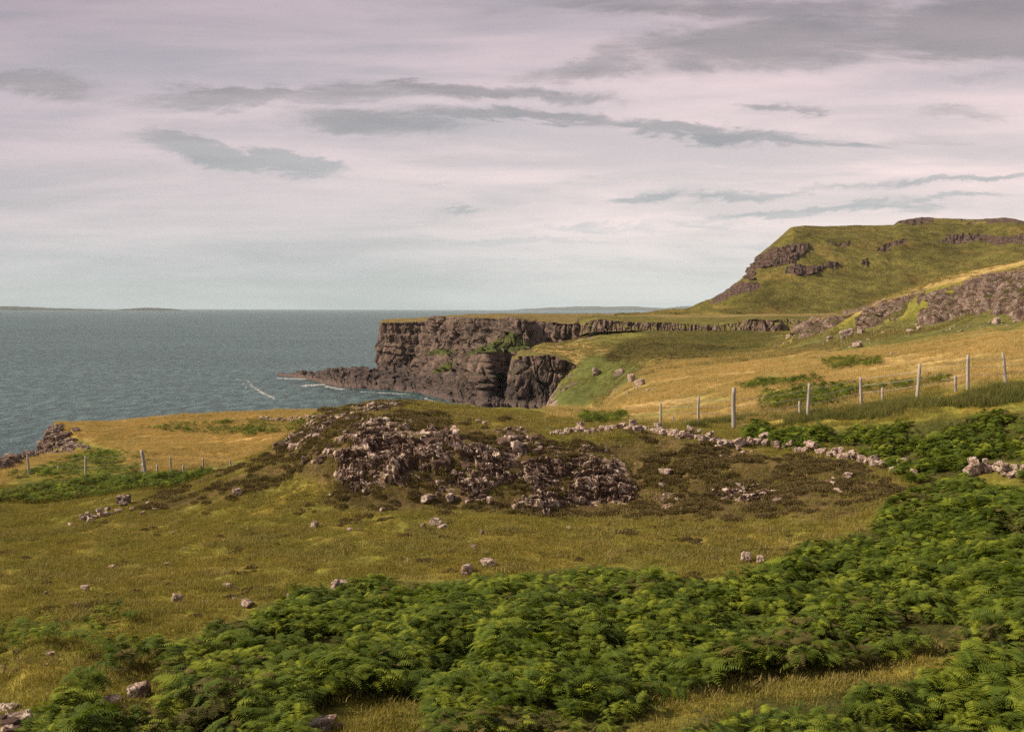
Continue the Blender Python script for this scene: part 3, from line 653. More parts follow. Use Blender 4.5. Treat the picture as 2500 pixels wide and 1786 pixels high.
hj = fbm(P / 22, 4, 91) * 9 + fbm(P / 7, 3, 92) * 4
crag1 = inside(hx, hy, [[(1803,688),(1806,655),(1826,636),(1870,610),(1930,597),(1974,594),(1982,608),(1935,638),(1885,652),(1855,664),(1825,690)], [(1923,664),(1935,645),(1990,650),(2044,640),(2040,652),(1985,664),(1940,672)]], 3, hj)
crag2 = inside(hx, hy, [[(2020,594),(2075,588),(2080,602),(2030,606)],[(2131,614),(2165,598),(2213,590),(2215,600),(2165,612)],[(2282,594),(2320,578),(2380,572),(2440,578),(2500,572),(2600,575),(2500,592),(2400,598)],
        [(2179,545),(2194,536),(2242,530),(2278,533),(2278,540),(2200,546)],[(2336,538),(2440,530),(2500,540),(2600,545),(2500,556),(2435,545)],[(1725,742),(1760,722),(1800,700),(1860,690),(1890,685),(1850,710),(1790,735),(1740,748)],[(2095,646),(2120,640),(2125,650),(2100,652)]], 3, hj) * .8
rk = np.maximum(crag1, crag2)
Q = P.copy()
N = out_normal(P)
Q += N * (rk * (joint_relief(P, 9, 40, 93) * 5 + 4 * crag1 + joint_relief(P, 4, 16, 95) * 2))[..., None]
hz = fbm(P / 60, 4, 94) * 7 + fbm(P / 14, 4, 96) * 2.0
hz = np.where(fr[:, None] > 6.6, hz * .25, hz * smooth(0, 1.2, fr)[:, None] * smooth(7, 6, fr)[:, None])
Q[..., 2] += hz + rk * fbm(P / 8, 3, 97) * 1.5
alb3 = np.array([.150, .130, .032]) * (1 + .45 * fbm(P / 45, 5, 98)[..., None]) + np.array([.05, .02, .008]) * smooth(.1, .5, fbm(P / 30, 4, 99))[..., None]
alb3 = alb3 + np.array([.09, .06, .02]) * (smooth(.3, 0, np.abs(fr[:, None] - .5)) + .7 * smooth(.2, 0, np.abs(fr[:, None] - 6.2)))[..., None]
tag(sheet_obj('far_hill', Q, M_FAR, alb3, np.clip(rk, 0, 1), key='rock'), 'big green flat-topped hill with dark crag bands', kind='structure')

# --- the crag along the right-hand ridge
foot = [(1928,276,817),(2005,266,812),(2053,258,812),(2085,252,803),(2116,246,799),(2150,240,796),(2194,234,783),(2225,229,768),(2247,226,768),(2290,218,776),(2344,211,780),(2375,207,768),(2407,203,759),(2450,197,744),(2500,190,738),(2800,175,39),(3200,168,46)]
topl = [(1928,280,806),(1950,279,795),(1981,277,776),(2050,265,762),(2126,253,743),(2180,246,730),(2223,240,717),(2252,234,704),(2300,227,697),(2349,221,690),(2380,216,672),(2407,213,666),(2500,203,656),(2800,190,47),(3200,182,54)]
RR = [[(a, b - 11, yz(a, b, c) - 3.2) for a, b, c in foot], [(a, b - 8.5, yz(a, b, c) + .5) for a, b, c in foot],
      [(a, b - 6.0, yz(a, b, c) - .8) for a, b, c in topl], [(a, b + 0.0, yz(a, b, c) + .1) for a, b, c in topl], [(a, b + 9, yz(a, b, c) - 1.8) for a, b, c in topl]]
P, fr = loft(RR, 1928, 3200, 1500, [4, 80, 8, 6])
N = out_normal(P)
face = np.interp(fr, [0, 1, 1.1, 1.9, 2, 3, 4], [.6, .8, 1, 1, .5, .2, 0])[:, None]
disp = joint_relief(P, 4.5, 16, 101) * 4.2 + joint_relief(P, 1.8, 6.0, 102) * 1.6 + joint_relief(P, .8, 1.6, 105) * .3 + fbm(P / 7, 3, 103) * 2.2
Q = P + N * (face * disp)[..., None]
Q[..., 2] += fbm(P / 3.5, 5, 104) * .9 * np.interp(fr, [0, 1, 2, 3, 4], [.2, .5, 1, 1, .3])[:, None]
up = up_facing(Q)
nn = fbm(P / 4.5, 4, 106)
rk = np.clip(smooth(.97, .85, up) + .3, 0, 1) * smooth(3.6, 3.0, fr)[:, None]
rk = rk * smooth(.72, .35, nn * smooth(1.9, 1.0, fr)[:, None] * 1.7)
alb3 = np.where((fr[:, None] > 2.1)[..., None], np.array([.30, .22, .085]), np.array([.112, .100, .032])) * (1 + .4 * nn[..., None])
M_RIDGE = make_land_mat('ridge_rock_and_turf', .6, 1.0, .6, .26, .85, .4)
tag(sheet_obj('ridge_crag', Q, M_RIDGE, alb3, rk, key='rock'), 'long broken crag of pinkish rock along the ridge', kind='structure')

# ------------------------------------------------------------------ sea
def build_sea():
    m, t, b = new_mat('sea_water')
    P = t.node('ShaderNodeNewGeometry').outputs['Position']
    a = t.noise(t.mapping(P, (1, .36, 1), rot=(0, 0, .12)), .22, 6, .72, .3)
    c = t.noise(t.mapping(P, (1, .5, 1), rot=(0, 0, -.2)), .8, 4, .65)
    big = t.noise(P, .006, 5, .6)
    h = t.math('ADD', t.math('MULTIPLY', a, 1.0), t.math('MULTIPLY', c, .25))
    t.put(b.inputs['Normal'], t.bump(h, 1.0, 7.0))
    col = t.mix(t.maprange(big, .35, .65), (.048, .102, .104), (.074, .136, .132))
    col = t.mix(t.maprange(t.math('ADD', a, t.math('MULTIPLY', t.math('SUBTRACT', c, .5), .5)), .40, .64), t.mix(1.0, col, (.45, .52, .55), 'MULTIPLY'), t.mix(1.0, col, (1.75, 1.65, 1.6), 'MULTIPLY'))  # wave light and shade painted in: darker troughs, lighter crests
    f = t.attr('foam', out='Fac')
    fm = t.math('MULTIPLY', t.maprange(t.math('ADD', f, t.math('MULTIPLY', t.math('SUBTRACT', t.noise(t.mapping(P, (1, .3, 1)), .5, 6, .8), .5), 2.6)), .55, 1.15), t.maprange(f, .05, .3))
    caps = t.math('MULTIPLY', t.maprange(a, .73, .78), t.maprange(t.noise(P, .03, 3, .5), .5, .65))
    col = t.mix(t.math('MAXIMUM', fm, t.math('MULTIPLY', caps, .5)), col, (.62, .60, .60))
    t.put(b.inputs['Base Color'], col)
    t.put(b.inputs['Roughness'], t.math('ADD', .30, t.math('MULTIPLY', fm, .6)))
    b.inputs['Specular IOR Level'].default_value = .22; b.inputs['IOR'].default_value = 1.333
    s = np.linspace(-3.0, 3.0, 1500); s = np.sign(s) * np.abs(s) ** 1.8 / 3 ** .8
    d = np.concatenate([np.linspace(60, 760, 420), np.exp(np.linspace(math.log(770), math.log(35500), 70))])
    X = d[:, None] * s[None, :]; Y = np.repeat(d[:, None], len(s), 1); X = np.clip(X, -35500, 35500); Z = np.zeros_like(X)
    px, py = to_photo(X, Y, Z)
    def seg(x0, y0, x1, y1, w):
        ex, ey = x1 - x0, y1 - y0
        tt = np.clip(((px - x0) * ex + (py - y0) * ey) / (ex * ex + ey * ey), 0, 1)
        dd = np.hypot(px - x0 - tt * ex, (py - y0 - tt * ey) * 1.6); return np.exp(-(dd / w) ** 2)
    fo = np.zeros_like(X)
    for q in [(604,928,614,940,6),(614,940,630,951,8),(630,951,650,963,9),(650,963,668,971,7),(578,924,590,930,4),(590,930,600,946,4)]: fo = np.maximum(fo, seg(*q) * .95)
    for q in [(676,923,752,925,4),(735,942,790,938,6),(795,943,838,950,6),(1040,973,1062,982,7),(1085,990,1130,995,6),(1180,1001,1235,1003,5),(880,956,1000,962,2.5)]: fo = np.maximum(fo, seg(*q) * 1.0)
    fo = np.maximum(fo, .25 * seg(560, 985, 760, 978, 16))
    me = mesh_np('sea', np.stack([X, Y, Z], -1).reshape(-1, 3), grid_faces(*X.shape), [m], attrs={'foam': ('FLOAT', fo.ravel())})
    tag(obj('sea', me), 'teal grey sea with small waves and a few foam streaks', kind='structure')
build_sea()

# ------------------------------------------------------------------ land across the water
def far_land(name, line, d, depth, label, seed, colr):
    px = np.linspace(line[0][0], line[-1][0], 300); y = np.interp(px, [a for a, _ in line], [b for _, b in line])
    hor = np.array([755 + (1250 - x) * .0029 + 1.0 for x in px])
    Hh = np.maximum((hor - y) / F * d, 0) * (.32 if d > 20000 else 1.35)
    x = (px - 1250) / F * d; Hh = Hh + np.where(Hh > 0, fbm(np.stack([x / (d * .01), x * 0, x * 0], -1), 4, seed) * .10 * Hh.max(), 0)
    v = np.array([0, .12, .3, .5, .75, 1.0]); k = np.array([-.1, .35, .75, 1.0, .7, -.1])
    X = x[None, :] * (1 + v[:, None] * depth / d); Y = np.repeat(d + v[:, None] * depth - depth * .5, 300, 1)
    Z = Hh[None, :] * k[:, None] + fbm(np.stack([X / (d * .012), Y / (d * .012), X * 0], -1), 4, seed + 1) * Hh[None, :] * .12; Z[0] = -30; Z[-1] = -30
    P = np.stack([X, Y, Z], -1)
    tag(sheet_obj(name, P, M_FAR, np.array(colr) * (1 + .0 * P), np.zeros(P.shape[:2]), key='rock'), label, kind='structure')
far_land('island_hills', [(-900,744),(-500,746),(-200,748),(0,748.5),(45,748),(110,752),(176,753.5),(230,755.5),(300,757),(370,757.5),(412,755),(440,753),(478,753.5),(500,756),(530,759)], 15000, 3000, 'low island far off on the left horizon', 5, (.06, .065, .05))
far_land('distant_mountains', [(1230,757),(1290,744),(1330,732),(1360,729),(1395,724),(1440,722),(1480,726),(1530,724),(1560,731),(1590,735),(1620,722),(1650,717),(1690,722),(1730,718),(1770,725),(1850,735),(1950,757)], 30000, 6000, 'faint mountains on the horizon behind the hill', 8, (.05, .055, .05))

# ------------------------------------------------------------------ stones
import bmesh
def ico(sub):
    bm = bmesh.new(); bmesh.ops.create_icosphere(bm, subdivisions=sub, radius=1.0)
    V = np.array([v.co[:] for v in bm.verts]); Fc = np.array([[v.index for v in f.verts] for f in bm.faces]); bm.free()
    return V / np.linalg.norm(V, axis=1, keepdims=True), Fc
ICO = {k: ico(k) for k in (2, 3, 4)}
def stone_shape(seed, sub=3, dims=(1, 1, 1), boxy=.6, rough=.05):
    """angular block: a sphere of directions cut back by a set of tilted planes, then weathered"""
    r = np.random.default_rng(seed); D, Fc = ICO[sub]
    ax = np.concatenate([np.eye(3), -np.eye(3)]) + r.normal(0, .14, (6, 3))
    ex = r.normal(0, 1, (9, 3)); ex /= np.linalg.norm(ex, axis=1, keepdims=True)
    ax /= np.linalg.norm(ax, axis=1, keepdims=True)
    nrm = np.concatenate([ax, ex]); dist = np.concatenate([r.uniform(.72, 1.0, 6) * (1 - .1 * boxy), r.uniform(.85, 1.15, 9) + .18 * boxy])
    dot = np.maximum(D @ nrm.T, 1e-3); rad = (dist / dot); pw = 8 + 18 * boxy; k = (np.minimum(rad, 50) ** -pw).sum(1) ** (-1 / pw)
    V = D * k[:, None]
    V = V * (1 + rough * fbm(D * 3.1 + seed, 3, seed % 97)[:, None] * 2.2)
    return V * np.array(dims) * .5, Fc

M_ST2 = make_rock_mat('dark_weathered_stone', 2.0, .7, .55, .8)
STONES = []
for k in range(16):
    r = np.random.default_rng(400 + k)
    V, Fc = stone_shape(900 + k, 4 if k < 8 else 3, (1, r.uniform(.65, .95), r.uniform(.5, .85)), r.uniform(.0, .6), .07)
    STONES.append(mesh_np('stone_shape', V, Fc, [M_STONE], False))
STONES_DARK = []
for k in range(6):
    me_ = STONES[k].copy(); me_.materials.clear(); me_.materials.append(M_ST2); STONES_DARK.append(me_)

def place_stone(name, px, py, w_px, k=0, h=1.0, dark=False, dmin=12, dmax=515, sink=.25, rz=None, tilt=.15, parent=None, stretch=1.0):
    g = ground_at(px, py, dmin, dmax)
    if g is None: print('NO GROUND', name, px, py); return None
    w = w_px / F * g[1]
    pool = STONES_DARK if dark else STONES
    o = bpy.data.objects.new(name, pool[k % len(pool)])
    o.scale = (w, w * random.uniform(.8, 1.05), w * h)
    hz = w * h * .35
    o.location = (g[0], g[1], g[2] + hz * (1 - sink * 2))
    o.rotation_euler = (random.uniform(-tilt, tilt), random.uniform(-tilt, tilt), random.uniform(0, 6.28) if rz is None else rz)
    link(o, parent)
    return o

BOULDERS = [ # px, py, width px, shape, height ratio, dark, label
 (580,1209,20,0,1.0,0,'pale boulder alone on the left flank of the knoll, above the brown heather'),
 (303,1234,34,1,.9,1,'dark rounded boulder at the right end of the low line of pale stones'),
 (325,1247,14,2,.7,0,'flat grey stone just right below the dark rounded boulder'),
 (362,1234,14,3,.8,0,'small white stone in yellow grass right of the dark rounded boulder'),
 (376,1246,10,4,.9,0,'tiny pale stone on the flank below the small white stone'),
 (348,1259,10,5,1.3,0,'small upright pale stone at the foot of the left flank'),
 (220,1277,22,6,.9,0,'pale wedge stone below the low line of stones'),
 (173,1285,18,7,.7,0,'small flat-topped grey stone leftmost below the bracken edge'),
 (273,1387,17,8,.6,0,'flat pale stone in open turf left of the knoll foot'),
 (407,1381,17,9,.6,0,'slanting pale stone with heather behind it on open turf'),
 (768,1289,21,10,.9,0,'square white stone with a dark base below the left crag'),
 (853,1296,14,11,.7,0,'thin leaning pale stone right of the square white stone'),
 (877,1294,10,12,.7,0,'tiny white stone beside the thin leaning stone'),
 (808,1212,9,13,.9,0,'small white stone on turf under the left crag corner'),
 (556,1324,9,14,.9,0,'tiny pale stone in the middle of the left slope'),
 (422,1303,8,15,.7,0,'tiny flat stone high on the left turf slope'),
 (208,1441,17,0,.9,0,'pinkish pointed stone right of the heather patch at lower left'),
 (113,1452,9,1,1.2,0,'small upright pale stone inside the heather patch at lower left'),
 (135,1468,7,2,1.2,0,'tiny upright stone low in the heather patch at lower left'),
 (186,1482,14,3,.8,0,'small pale stone above the little bracken tufts'),
 (431,1471,37,4,.75,0,'broad pale boulder alone on turf above the bracken, largest on the left slope'),
 (500,1474,18,5,.6,0,'low pale stone right of the broad boulder'),
 (554,1433,22,6,.6,0,'low pinkish stone with a heather cushion behind'),
 (603,1479,27,7,.8,0,'rough mottled boulder at the bracken edge with a dark cushion above'),
 (576,1467,18,8,.6,1,'dark low stone left of the rough mottled boulder'),
 (661,1459,11,9,.9,0,'small white stone between the mottled boulder and the bracken'),
 (703,1455,9,10,.9,0,'tiny white stone right at the bracken edge'),
 (819,1437,26,11,.95,0,'large white boulder at the bracken edge, the left one of a touching pair'),
 (842,1434,24,12,.85,0,'large white boulder at the bracken edge, the right one of a touching pair'),
 (797,1448,12,13,.7,0,'small white stone left of the touching pair of white boulders'),
 (934,1248,13,14,.9,0,'small white broken stone on green turf below the main crag'),
 (1044,1225,28,15,.7,0,'pale slab below the middle of the main crag'),
 (1099,1225,23,0,.9,0,'reddish pale boulder at the lower end of the slanting crag'),
 (1195,1231,15,1,1.4,0,'tall pale stone standing below the slanting gully'),
 (1256,1245,16,2,.9,0,'pale block at the lower left corner of the right crag'),
 (1066,1283,26,3,.8,0,'pinkish boulder, upper one of the small heap below the crags'),
 (1082,1291,22,4,.6,0,'pale slab, lower right one of the small heap below the crags'),
 (1033,1288,11,5,1.2,0,'small stone left of the small heap below the crags'),
 (1176,1303,13,6,.9,0,'small pale stone with a dark tuft, right of the small heap'),
 (1305,1307,11,7,.5,0,'tiny flat stone on the turf below the right crag'),
 (1391,1292,15,8,.6,0,'small pale leaning stone on turf under the right crag'),
 (1442,1261,8,9,.7,0,'tiny white stone just below the right crag'),
 (1156,1343,14,10,1.1,0,'small upright white stone in the middle of the lower slope'),
 (995,1371,9,11,1.1,0,'tiny white stone above the centre of the bracken'),
 (1193,1384,30,12,.8,0,'tilted grey-white boulder above the bracken, the right one of two near the centre'),
 (1140,1402,38,13,.75,0,'big white cracked boulder sunk in the bracken edge at the centre'),
 (1821,1370,25,14,1.15,0,'pointed grey boulder at the bracken edge, the taller of two'),
 (1856,1372,19,15,1.0,0,'brown pointed boulder right of the taller pointed grey one'),
 (1757,1097,18,0,.6,0,'flat pale stone just below the middle of the stone wall'),
 (1803,1099,13,1,1.0,0,'small pale stone below the wall, upper right of the heathery stones'),
 (1813,1112,16,2,.8,0,'pale stone below the wall, under the small pale one'),
 (1760,1119,13,3,.7,0,'small pinkish stone in the heather below the wall'),
 (1625,1162,30,4,.7,0,'large pale boulder in heather between the right crag and the wall'),
 (2070,1168,24,5,.8,0,'pale boulder in heather near the right end of the wall'),
 (2034,1185,13,6,1.1,0,'small pale stone below the boulder near the right end of the wall'),
 (2006,1179,8,7,1.1,0,'tiny white stone in dark heather under the right end of the wall'),
 (342,1700,44,0,.85,0,'big pinkish rough boulder in the clearing of the lower left bracken'),
 (272,1716,46,1,.45,0,'long flat pale slab left of the big pinkish boulder'),
 (306,1728,13,2,.7,0,'small stone between the flat slab and the big pinkish boulder'),
 (42,1728,11,3,1.0,0,'small pale stone above the bottom left outcrop'),
 (44,1593,20,4,.6,0,'slanting pale stone on turf near the left edge'),
 (123,1599,22,5,.5,0,'flat pale stone on turf left of the clearing'),
 (133,1612,12,6,.7,0,'small stone under the flat pale stone near the left edge'),
 (115,1623,7,7,.8,0,'tiny stone lowest under the flat pale stone near the left edge'),
 (5,1635,14,8,1.0,0,'pale stone cut by the left edge of the picture'),
 (44,1638,12,9,.9,0,'small broken stone right of the one at the picture edge'),
 (53,1613,14,10,.7,0,'small grey stone under the slanting pale stone at the left'),
 (782,1781,62,11,.6,0,'big pale boulder cut by the bottom edge in the grass gap'),
 (828,1778,18,12,1.0,0,'small pale stone right of the big boulder at the bottom edge'),
 (1959,1592,26,13,1.4,0,'tall slanting pale stone standing out of the bracken at lower right'),
 (2010,1548,15,14,1.2,0,'small white stone among the bracken above the tall slanting stone'),
 (2089,1520,13,15,1.0,0,'small white stone deep in the bracken, right of centre'),
 (2228,1408,22,0,.8,0,'pale flat stone showing in the bracken on the right'),
 (1814,1779,32,1,1.0,0,'white boulder cut by the bottom edge on the right'),
 (1892,1656,9,2,.6,0,'tiny white stone on the bare patch of the grass path'),
 (1922,1649,10,3,.6,0,'tiny grey stone on the grass path by the bracken'),
 (2068,828,30,4,1.0,0,'large pale boulder on the slope under the ridge crag'),
 (2102,816,17,5,.9,0,'mid-sized boulder up right of the large pale one under the ridge'),
 (2092,847,26,6,.6,0,'low broad boulder under the ridge in the green slope'),
 (2027,829,15,7,.8,0,'small boulder left of the large pale one under the ridge'),
 (2223,813,20,8,.6,0,'slanting pale boulder high on the green slope under the ridge'),
 (2245,806,13,9,.9,0,'small pale boulder beside the slanting one under the ridge'),
 (2433,791,16,10,1.1,0,'pointed pale boulder far right under the ridge crag'),
 (2487,767,18,11,.6,0,'flat pale boulder nearest the right edge under the ridge crag'),
 (2177,869,12,12,.8,0,'small pale stone on the golden grass below the ridge slope'),
 (1453,915,22,13,.9,0,'grey boulder on the green cove slope, left one of two'),
 (1514,917,22,14,.9,0,'grey boulder on the green cove slope, right one of two'),
 (1542,932,20,15,1.1,0,'pinkish boulder on the golden hump, topmost there'),
 (1563,941,22,0,.8,0,'pinkish boulder on the golden hump, right of the topmost'),
 (1552,952,12,1,.8,0,'small stone on the golden hump under the two pinkish boulders'),
 (1534,962,12,2,.7,0,'small stone low on the golden hump at the slope edge'),
 (1582,957,12,3,.7,0,'small pinkish stone low right on the golden hump'),
 (905,998,22,5,.8,0,'white boulder on the knoll skyline, left of the big pale slab'),
 (958,992,26,6,.55,0,'big pale slab on the knoll skyline against the sea'),
 (1038,995,12,7,.6,0,'small white stone on the grassy skyline right of the crags'),
 (1168,1032,14,8,.8,0,'small white stone on brown turf above the slanting crag'),
 (1183,1036,13,9,.8,0,'small pale stone touching the white one above the slanting crag'),
]
gb = 'loose stones lying on the slopes'
for px, py, w, k, h, dk, lab in BOULDERS:
    o = place_stone('boulder', px, py, w * 1.22, k, h * 1.2, bool(dk), sink=.12)
    if o: tag(o, lab, 'boulder', gb)
# unlabelled-looking specks of stone: nothing tells them apart
r_ = np.random.default_rng(5)
SPECK = [((450,1290),(1900,1360),34,'small white stone speck in the turf of the knoll foot','tiny stones in the turf of the knoll foot'),
         ((1330,1080),(2080,1200),34,'small pale stone half hidden in the heather under the wall','small stones in the heather under the wall'),
         ((20,1280),(560,1460),20,'tiny pale stone speck in the open turf of the left slope','tiny stones in the turf of the left slope'),
         ((2000,760),(2480,870),40,'small pale scree stone on the green slope under the ridge crag','scree stones under the ridge crag')]
for (x0, y0), (x1, y1), n, lab, grp in SPECK:
    for _ in range(n):
        px, py = r_.uniform(x0, x1), r_.uniform(y0, y1)
        if grp.startswith('scree'): py = np.interp(px, [1950, 2116, 2250, 2344, 2500], [840, 815, 785, 790, 765]) + abs(r_.normal(0, 22))
        o = place_stone('small_stone', px, py, r_.uniform(4, 9) * (1.3 if 'scree' in grp else 1), int(r_.integers(16)), r_.uniform(.6, 1))
        if o: tag(o, lab, 'stone', grp)

# --- tumbled drystone wall across the top of the knoll, and its far end in the bracken
def wall(name, line, label, sizes, two=.35, seed=3):
    rr = np.random.default_rng(seed)
    xs = [a for a, _ in line]; ys = [b for _, b in line]
    g0 = ground_at(xs[0], ys[0], 40); root = bpy.data.objects.new(name, None); link(root)
    tag(root, label, 'stone wall')
    x = xs[0]
    while x < xs[-1]:
        w = rr.uniform(*sizes)
        if rr.random() < .015: x += w; continue
        for layer in range(2 if rr.random() < two else 1):
            y = np.interp(x, xs, ys) + rr.normal(0, 2.0)
            g = ground_at(x + rr.normal(0, 2), y + 7, 40)
            if g is None: continue
            s = w / F * g[1] * (1.12 if layer == 0 else .9)
            o = bpy.data.objects.new('stone', STONES[int(rr.integers(16))])
            hgt = rr.uniform(.85, 1.25)
            o.scale = (s * rr.uniform(.95, 1.3), s, s * hgt)
            o.location = (g[0], g[1] + rr.normal(0, .12), g[2] + s * hgt * .22 + layer * s * .75)
            o.rotation_euler = (rr.normal(0, .2), rr.normal(0, .2), rr.uniform(0, 6.28))
            link(o, root)
        x += w * .66
    return root
wall('stone_wall', [(1350,1056),(1398,1052),(1433,1050),(1464,1048),(1517,1038),(1535,1044),(1556,1046),(1587,1047),(1628,1056),(1663,1060),(1707,1064),(1760,1078),(1821,1079),(1874,1079),(1896,1086),(1958,1096),(1984,1099),(2015,1103),(2068,1112),(2107,1124),(2160,1130),(2191,1144),(2230,1150)],
     'tumbled wall of pale lichened stones running along the top of the knoll', (15, 27), .22, 3)
wall('stone_wall', [(2368,1148),(2395,1144),(2424,1140),(2445,1150),(2468,1160),(2500,1160)],
     'short broken stretch of stone wall standing in the bracken on the right', (20, 34), .75, 9)
wall('stone_wall', [(196,1266),(240,1256),(285,1245)],
     'low line of half-buried pale stones in turf beside the left bracken', (8, 20), .2, 12)
wall('stone_wall', [(640,1020),(690,1021),(740,1023),(778,1022)],
     'far low heap of a ruined wall on the plain beside the sea, left of the knoll', (7, 13), .5, 15)

# --- bedrock outcrops: jointed blocks stepping out of the knoll
def crag_patch(poly, cw, ch, amp, seed, dmin, dmax, step=.045):
    """bedrock breaking out of the slope: the ground pushed out in joint-bounded blocks inside the outline"""
    p = np.array(poly, float); s0, s1 = (p[:, 0].min() - 25 - 1250) / F, (p[:, 0].max() + 25 - 1250) / F
    nd = int((dmax - dmin) / step); ns = int((s1 - s0) * dmin / step)
    S_, D_ = np.meshgrid(np.linspace(s0, s1, ns), np.linspace(dmin, dmax, nd))
    X = S_ * D_; Z = height(X, D_); G = np.stack([X, D_, Z], -1); px, py = project(G)
    wx = fbm(G / 1.6, 3, seed) * .7; wy = fbm(G / 1.3 + 5, 3, seed + 1) * .45
    a = X + wx * .5 + D_ * .22; b = D_ * .75 + Z * .75 + wy + X * .12
    # courses of beds with their own joints
    def blocks(a, b, cw, ch, sd):
        row = np.floor(b / ch); sh = hsh(row, row * 0, row * 0, sd); w = cw * (.6 + .9 * hsh(row, row * 0 + 1, row * 0, sd))
        col = np.floor(a / w + sh * 7); u = a / w + sh * 7 - col; v = b / ch - row
        jag = .5 + .5 * hsh(col, row, row * 0, sd + 1)
        v0 = (hsh(col, row, row * 0, sd + 4) - .5) * .5
        col2 = col; e = np.minimum(np.minimum(u, 1 - u) * w, np.minimum(v, 1 - v) * ch)
        val = hsh(col2, row, row * 0, sd + 2); tx = hsh(col2, row, row * 0, sd + 3) - .5
        return val, e, (u - .5) * tx + (.5 - v) * .55 + v0 * .2
    v1, e1, t1 = blocks(a, b, cw, ch, seed); v2, e2, t2 = blocks(a + 3.3, b + 1.7, cw * .38, ch * .42, seed + 20)
    rel = amp * (v1 * 1.0 + .02 + t1 * .35 + (v2 - .5) * .38 + t2 * .2) - amp * .50 * (1 - smooth(0, .05, e1)) - amp * .20 * (1 - smooth(0, .03, e2))
    rel = rel + amp * .20 * fbm(G / .25, 3, seed + 7) + amp * .9 * fbm(G / 2.0, 3, seed + 8)
    m = smooth(-6, 14, poly_sd(px, py, poly) + fbm(G / .9, 3, seed + 9) * 26)
    off = m * (rel + amp * .10) - (1 - m) * .35
    n = np.array([-.12, -.62, .66]); Q = G + n * off[..., None]
    keep = (m > .02)
    Fq = grid_faces(nd, ns); kk = keep.ravel(); Fq = Fq[kk[Fq].all(1)]
    used = np.unique(Fq); mp = -np.ones(nd * ns, int); mp[used] = np.arange(len(used)); Fq = mp[Fq]
    Ft = np.concatenate([Fq[:, [0, 1, 2]], Fq[:, [0, 2, 3]]])
    return Q.reshape(-1, 3)[used], Ft, (.25 + .5 * v1 + .25 * v2).ravel()[used]

def outcrop(poly, n, smin, smax, label, seed, dmin=45, dmax=84, aspect=1.0, mat=None, dip=(0.05, -0.08), rz0=.35, proud=.04, cat='rock outcrop', name='rock_outcrop', patch=None):
    rr = np.random.default_rng(seed); p = np.array(poly, float)
    x0, y0 = p.min(0); x1, y1 = p.max(0); VV, FF, LL = [], [], []; off = 0; tries = 0
    protos = [stone_shape(seed * 31 + k, 3, (1, 1, 1), 1.6, .035) for k in range(9)]
    if patch:
        a_, b_, c_ = crag_patch(poly, *patch); VV.append(a_); FF.append(b_); LL.append(c_); off = len(a_)
    cnt = 0
    while cnt < n and tries < n * 8:
        tries += 1
        px, py = rr.uniform(x0, x1), rr.uniform(y0, y1)
        # rows and joints: blocks line up in stepped beds
        bed = (y1 - y0) / max(2, round((y1 - y0) / 15.0)); py = (np.floor(py / bed) + rr.normal(.5, .26)) * bed + (px - x0) * .06 - 4
        if poly_sd(np.array([px]), np.array([py]), poly)[0] < 0: continue
        g = ground_at(px, py, dmin, dmax)
        if g is None: continue
        s = (smin + (smax - smin) * rr.random() ** 3.2)
        V, Fc = protos[int(rr.integers(9))]
        dims = np.array([s * rr.uniform(.6, 1.4), s * rr.uniform(.9, 1.5), s * rr.uniform(.7, 1.35) * aspect])
        M = np.array((Euler((dip[0] + rr.normal(0, .07), dip[1] + rr.normal(0, .07), rz0 + rr.normal(0, .16))).to_matrix()))
        Q = (V * dims) @ M.T + np.array([g[0], g[1], g[2] + dims[2] * (proud - .25) + rr.uniform(-.08, .08)])
        Q = Q + np.stack([fbm(Q * 2.6 + 9 * k, 2, seed + k) for k in range(3)], -1) * s * .09
        LL.append(np.full(len(Q), rr.random())); VV.append(Q); FF.append(Fc + off); off += len(Q); cnt += 1
    if not VV: print('EMPTY OUTCROP', label); return
    me = mesh_np(name, np.concatenate(VV), np.concatenate(FF), [mat or M_CRAG], False, {'block': ('FLOAT', np.concatenate(LL))})
    tag(obj(name, me), label, cat, 'rock outcrops')
outcrop(CRAGS['a'], 60, .3, 1.1, 'main grey-pink crag of stepped blocks, left of centre on the knoll face', 1, aspect=1.35, patch=(.85, .62, .62, 301, 54, 68))
outcrop([(1024,1056),(1135,1066),(1118,1100),(1072,1140),(1030,1110)], 34, .7, 1.5, 'biggest square blocks at the upper right of the main crag', 22, aspect=1.3)
outcrop(CRAGS['b'], 40, .25, .8, 'slanting crag running down left from the notch in the middle of the knoll', 2, patch=(.65, .42, .55, 331, 54, 68))
outcrop(CRAGS['c'], 46, .5, 1.3, 'big square blocks at the head of the slanting crag near the skyline', 3, aspect=1.1)
outcrop(CRAGS['d'], 50, .2, .7, 'wide layered brown crag right of the slanting gully', 4, aspect=.72, patch=(.95, .30, .48, 361, 54, 68))
outcrop([(672,1082),(738,1029),(804,1003),(905,994),(958,985),(967,998),(905,1018),(850,1032),(800,1050),(760,1078),(707,1113),(676,1095)], 70, .24, .9, 'scattered pale blocks climbing the upper left skyline of the knoll', 5, patch=(.7, .5, .34, 391, 60, 78))
outcrop([(905,1018),(1020,1014),(1015,1036),(930,1048),(870,1078),(820,1072),(850,1040)], 40, .24, .9, 'pale blocks in brown turf above the main crag', 6, patch=(.8, .5, .32, 421, 58, 76))
outcrop([(729,1126),(795,1086),(822,1100),(813,1120),(738,1142)], 26, .3, .8, 'small pale blocks left of the main crag', 7)
outcrop([(668,1098),(700,1090),(735,1096),(725,1112),(680,1114)], 10, .3, .75, 'handful of pale blocks on the left shoulder of the knoll', 8)
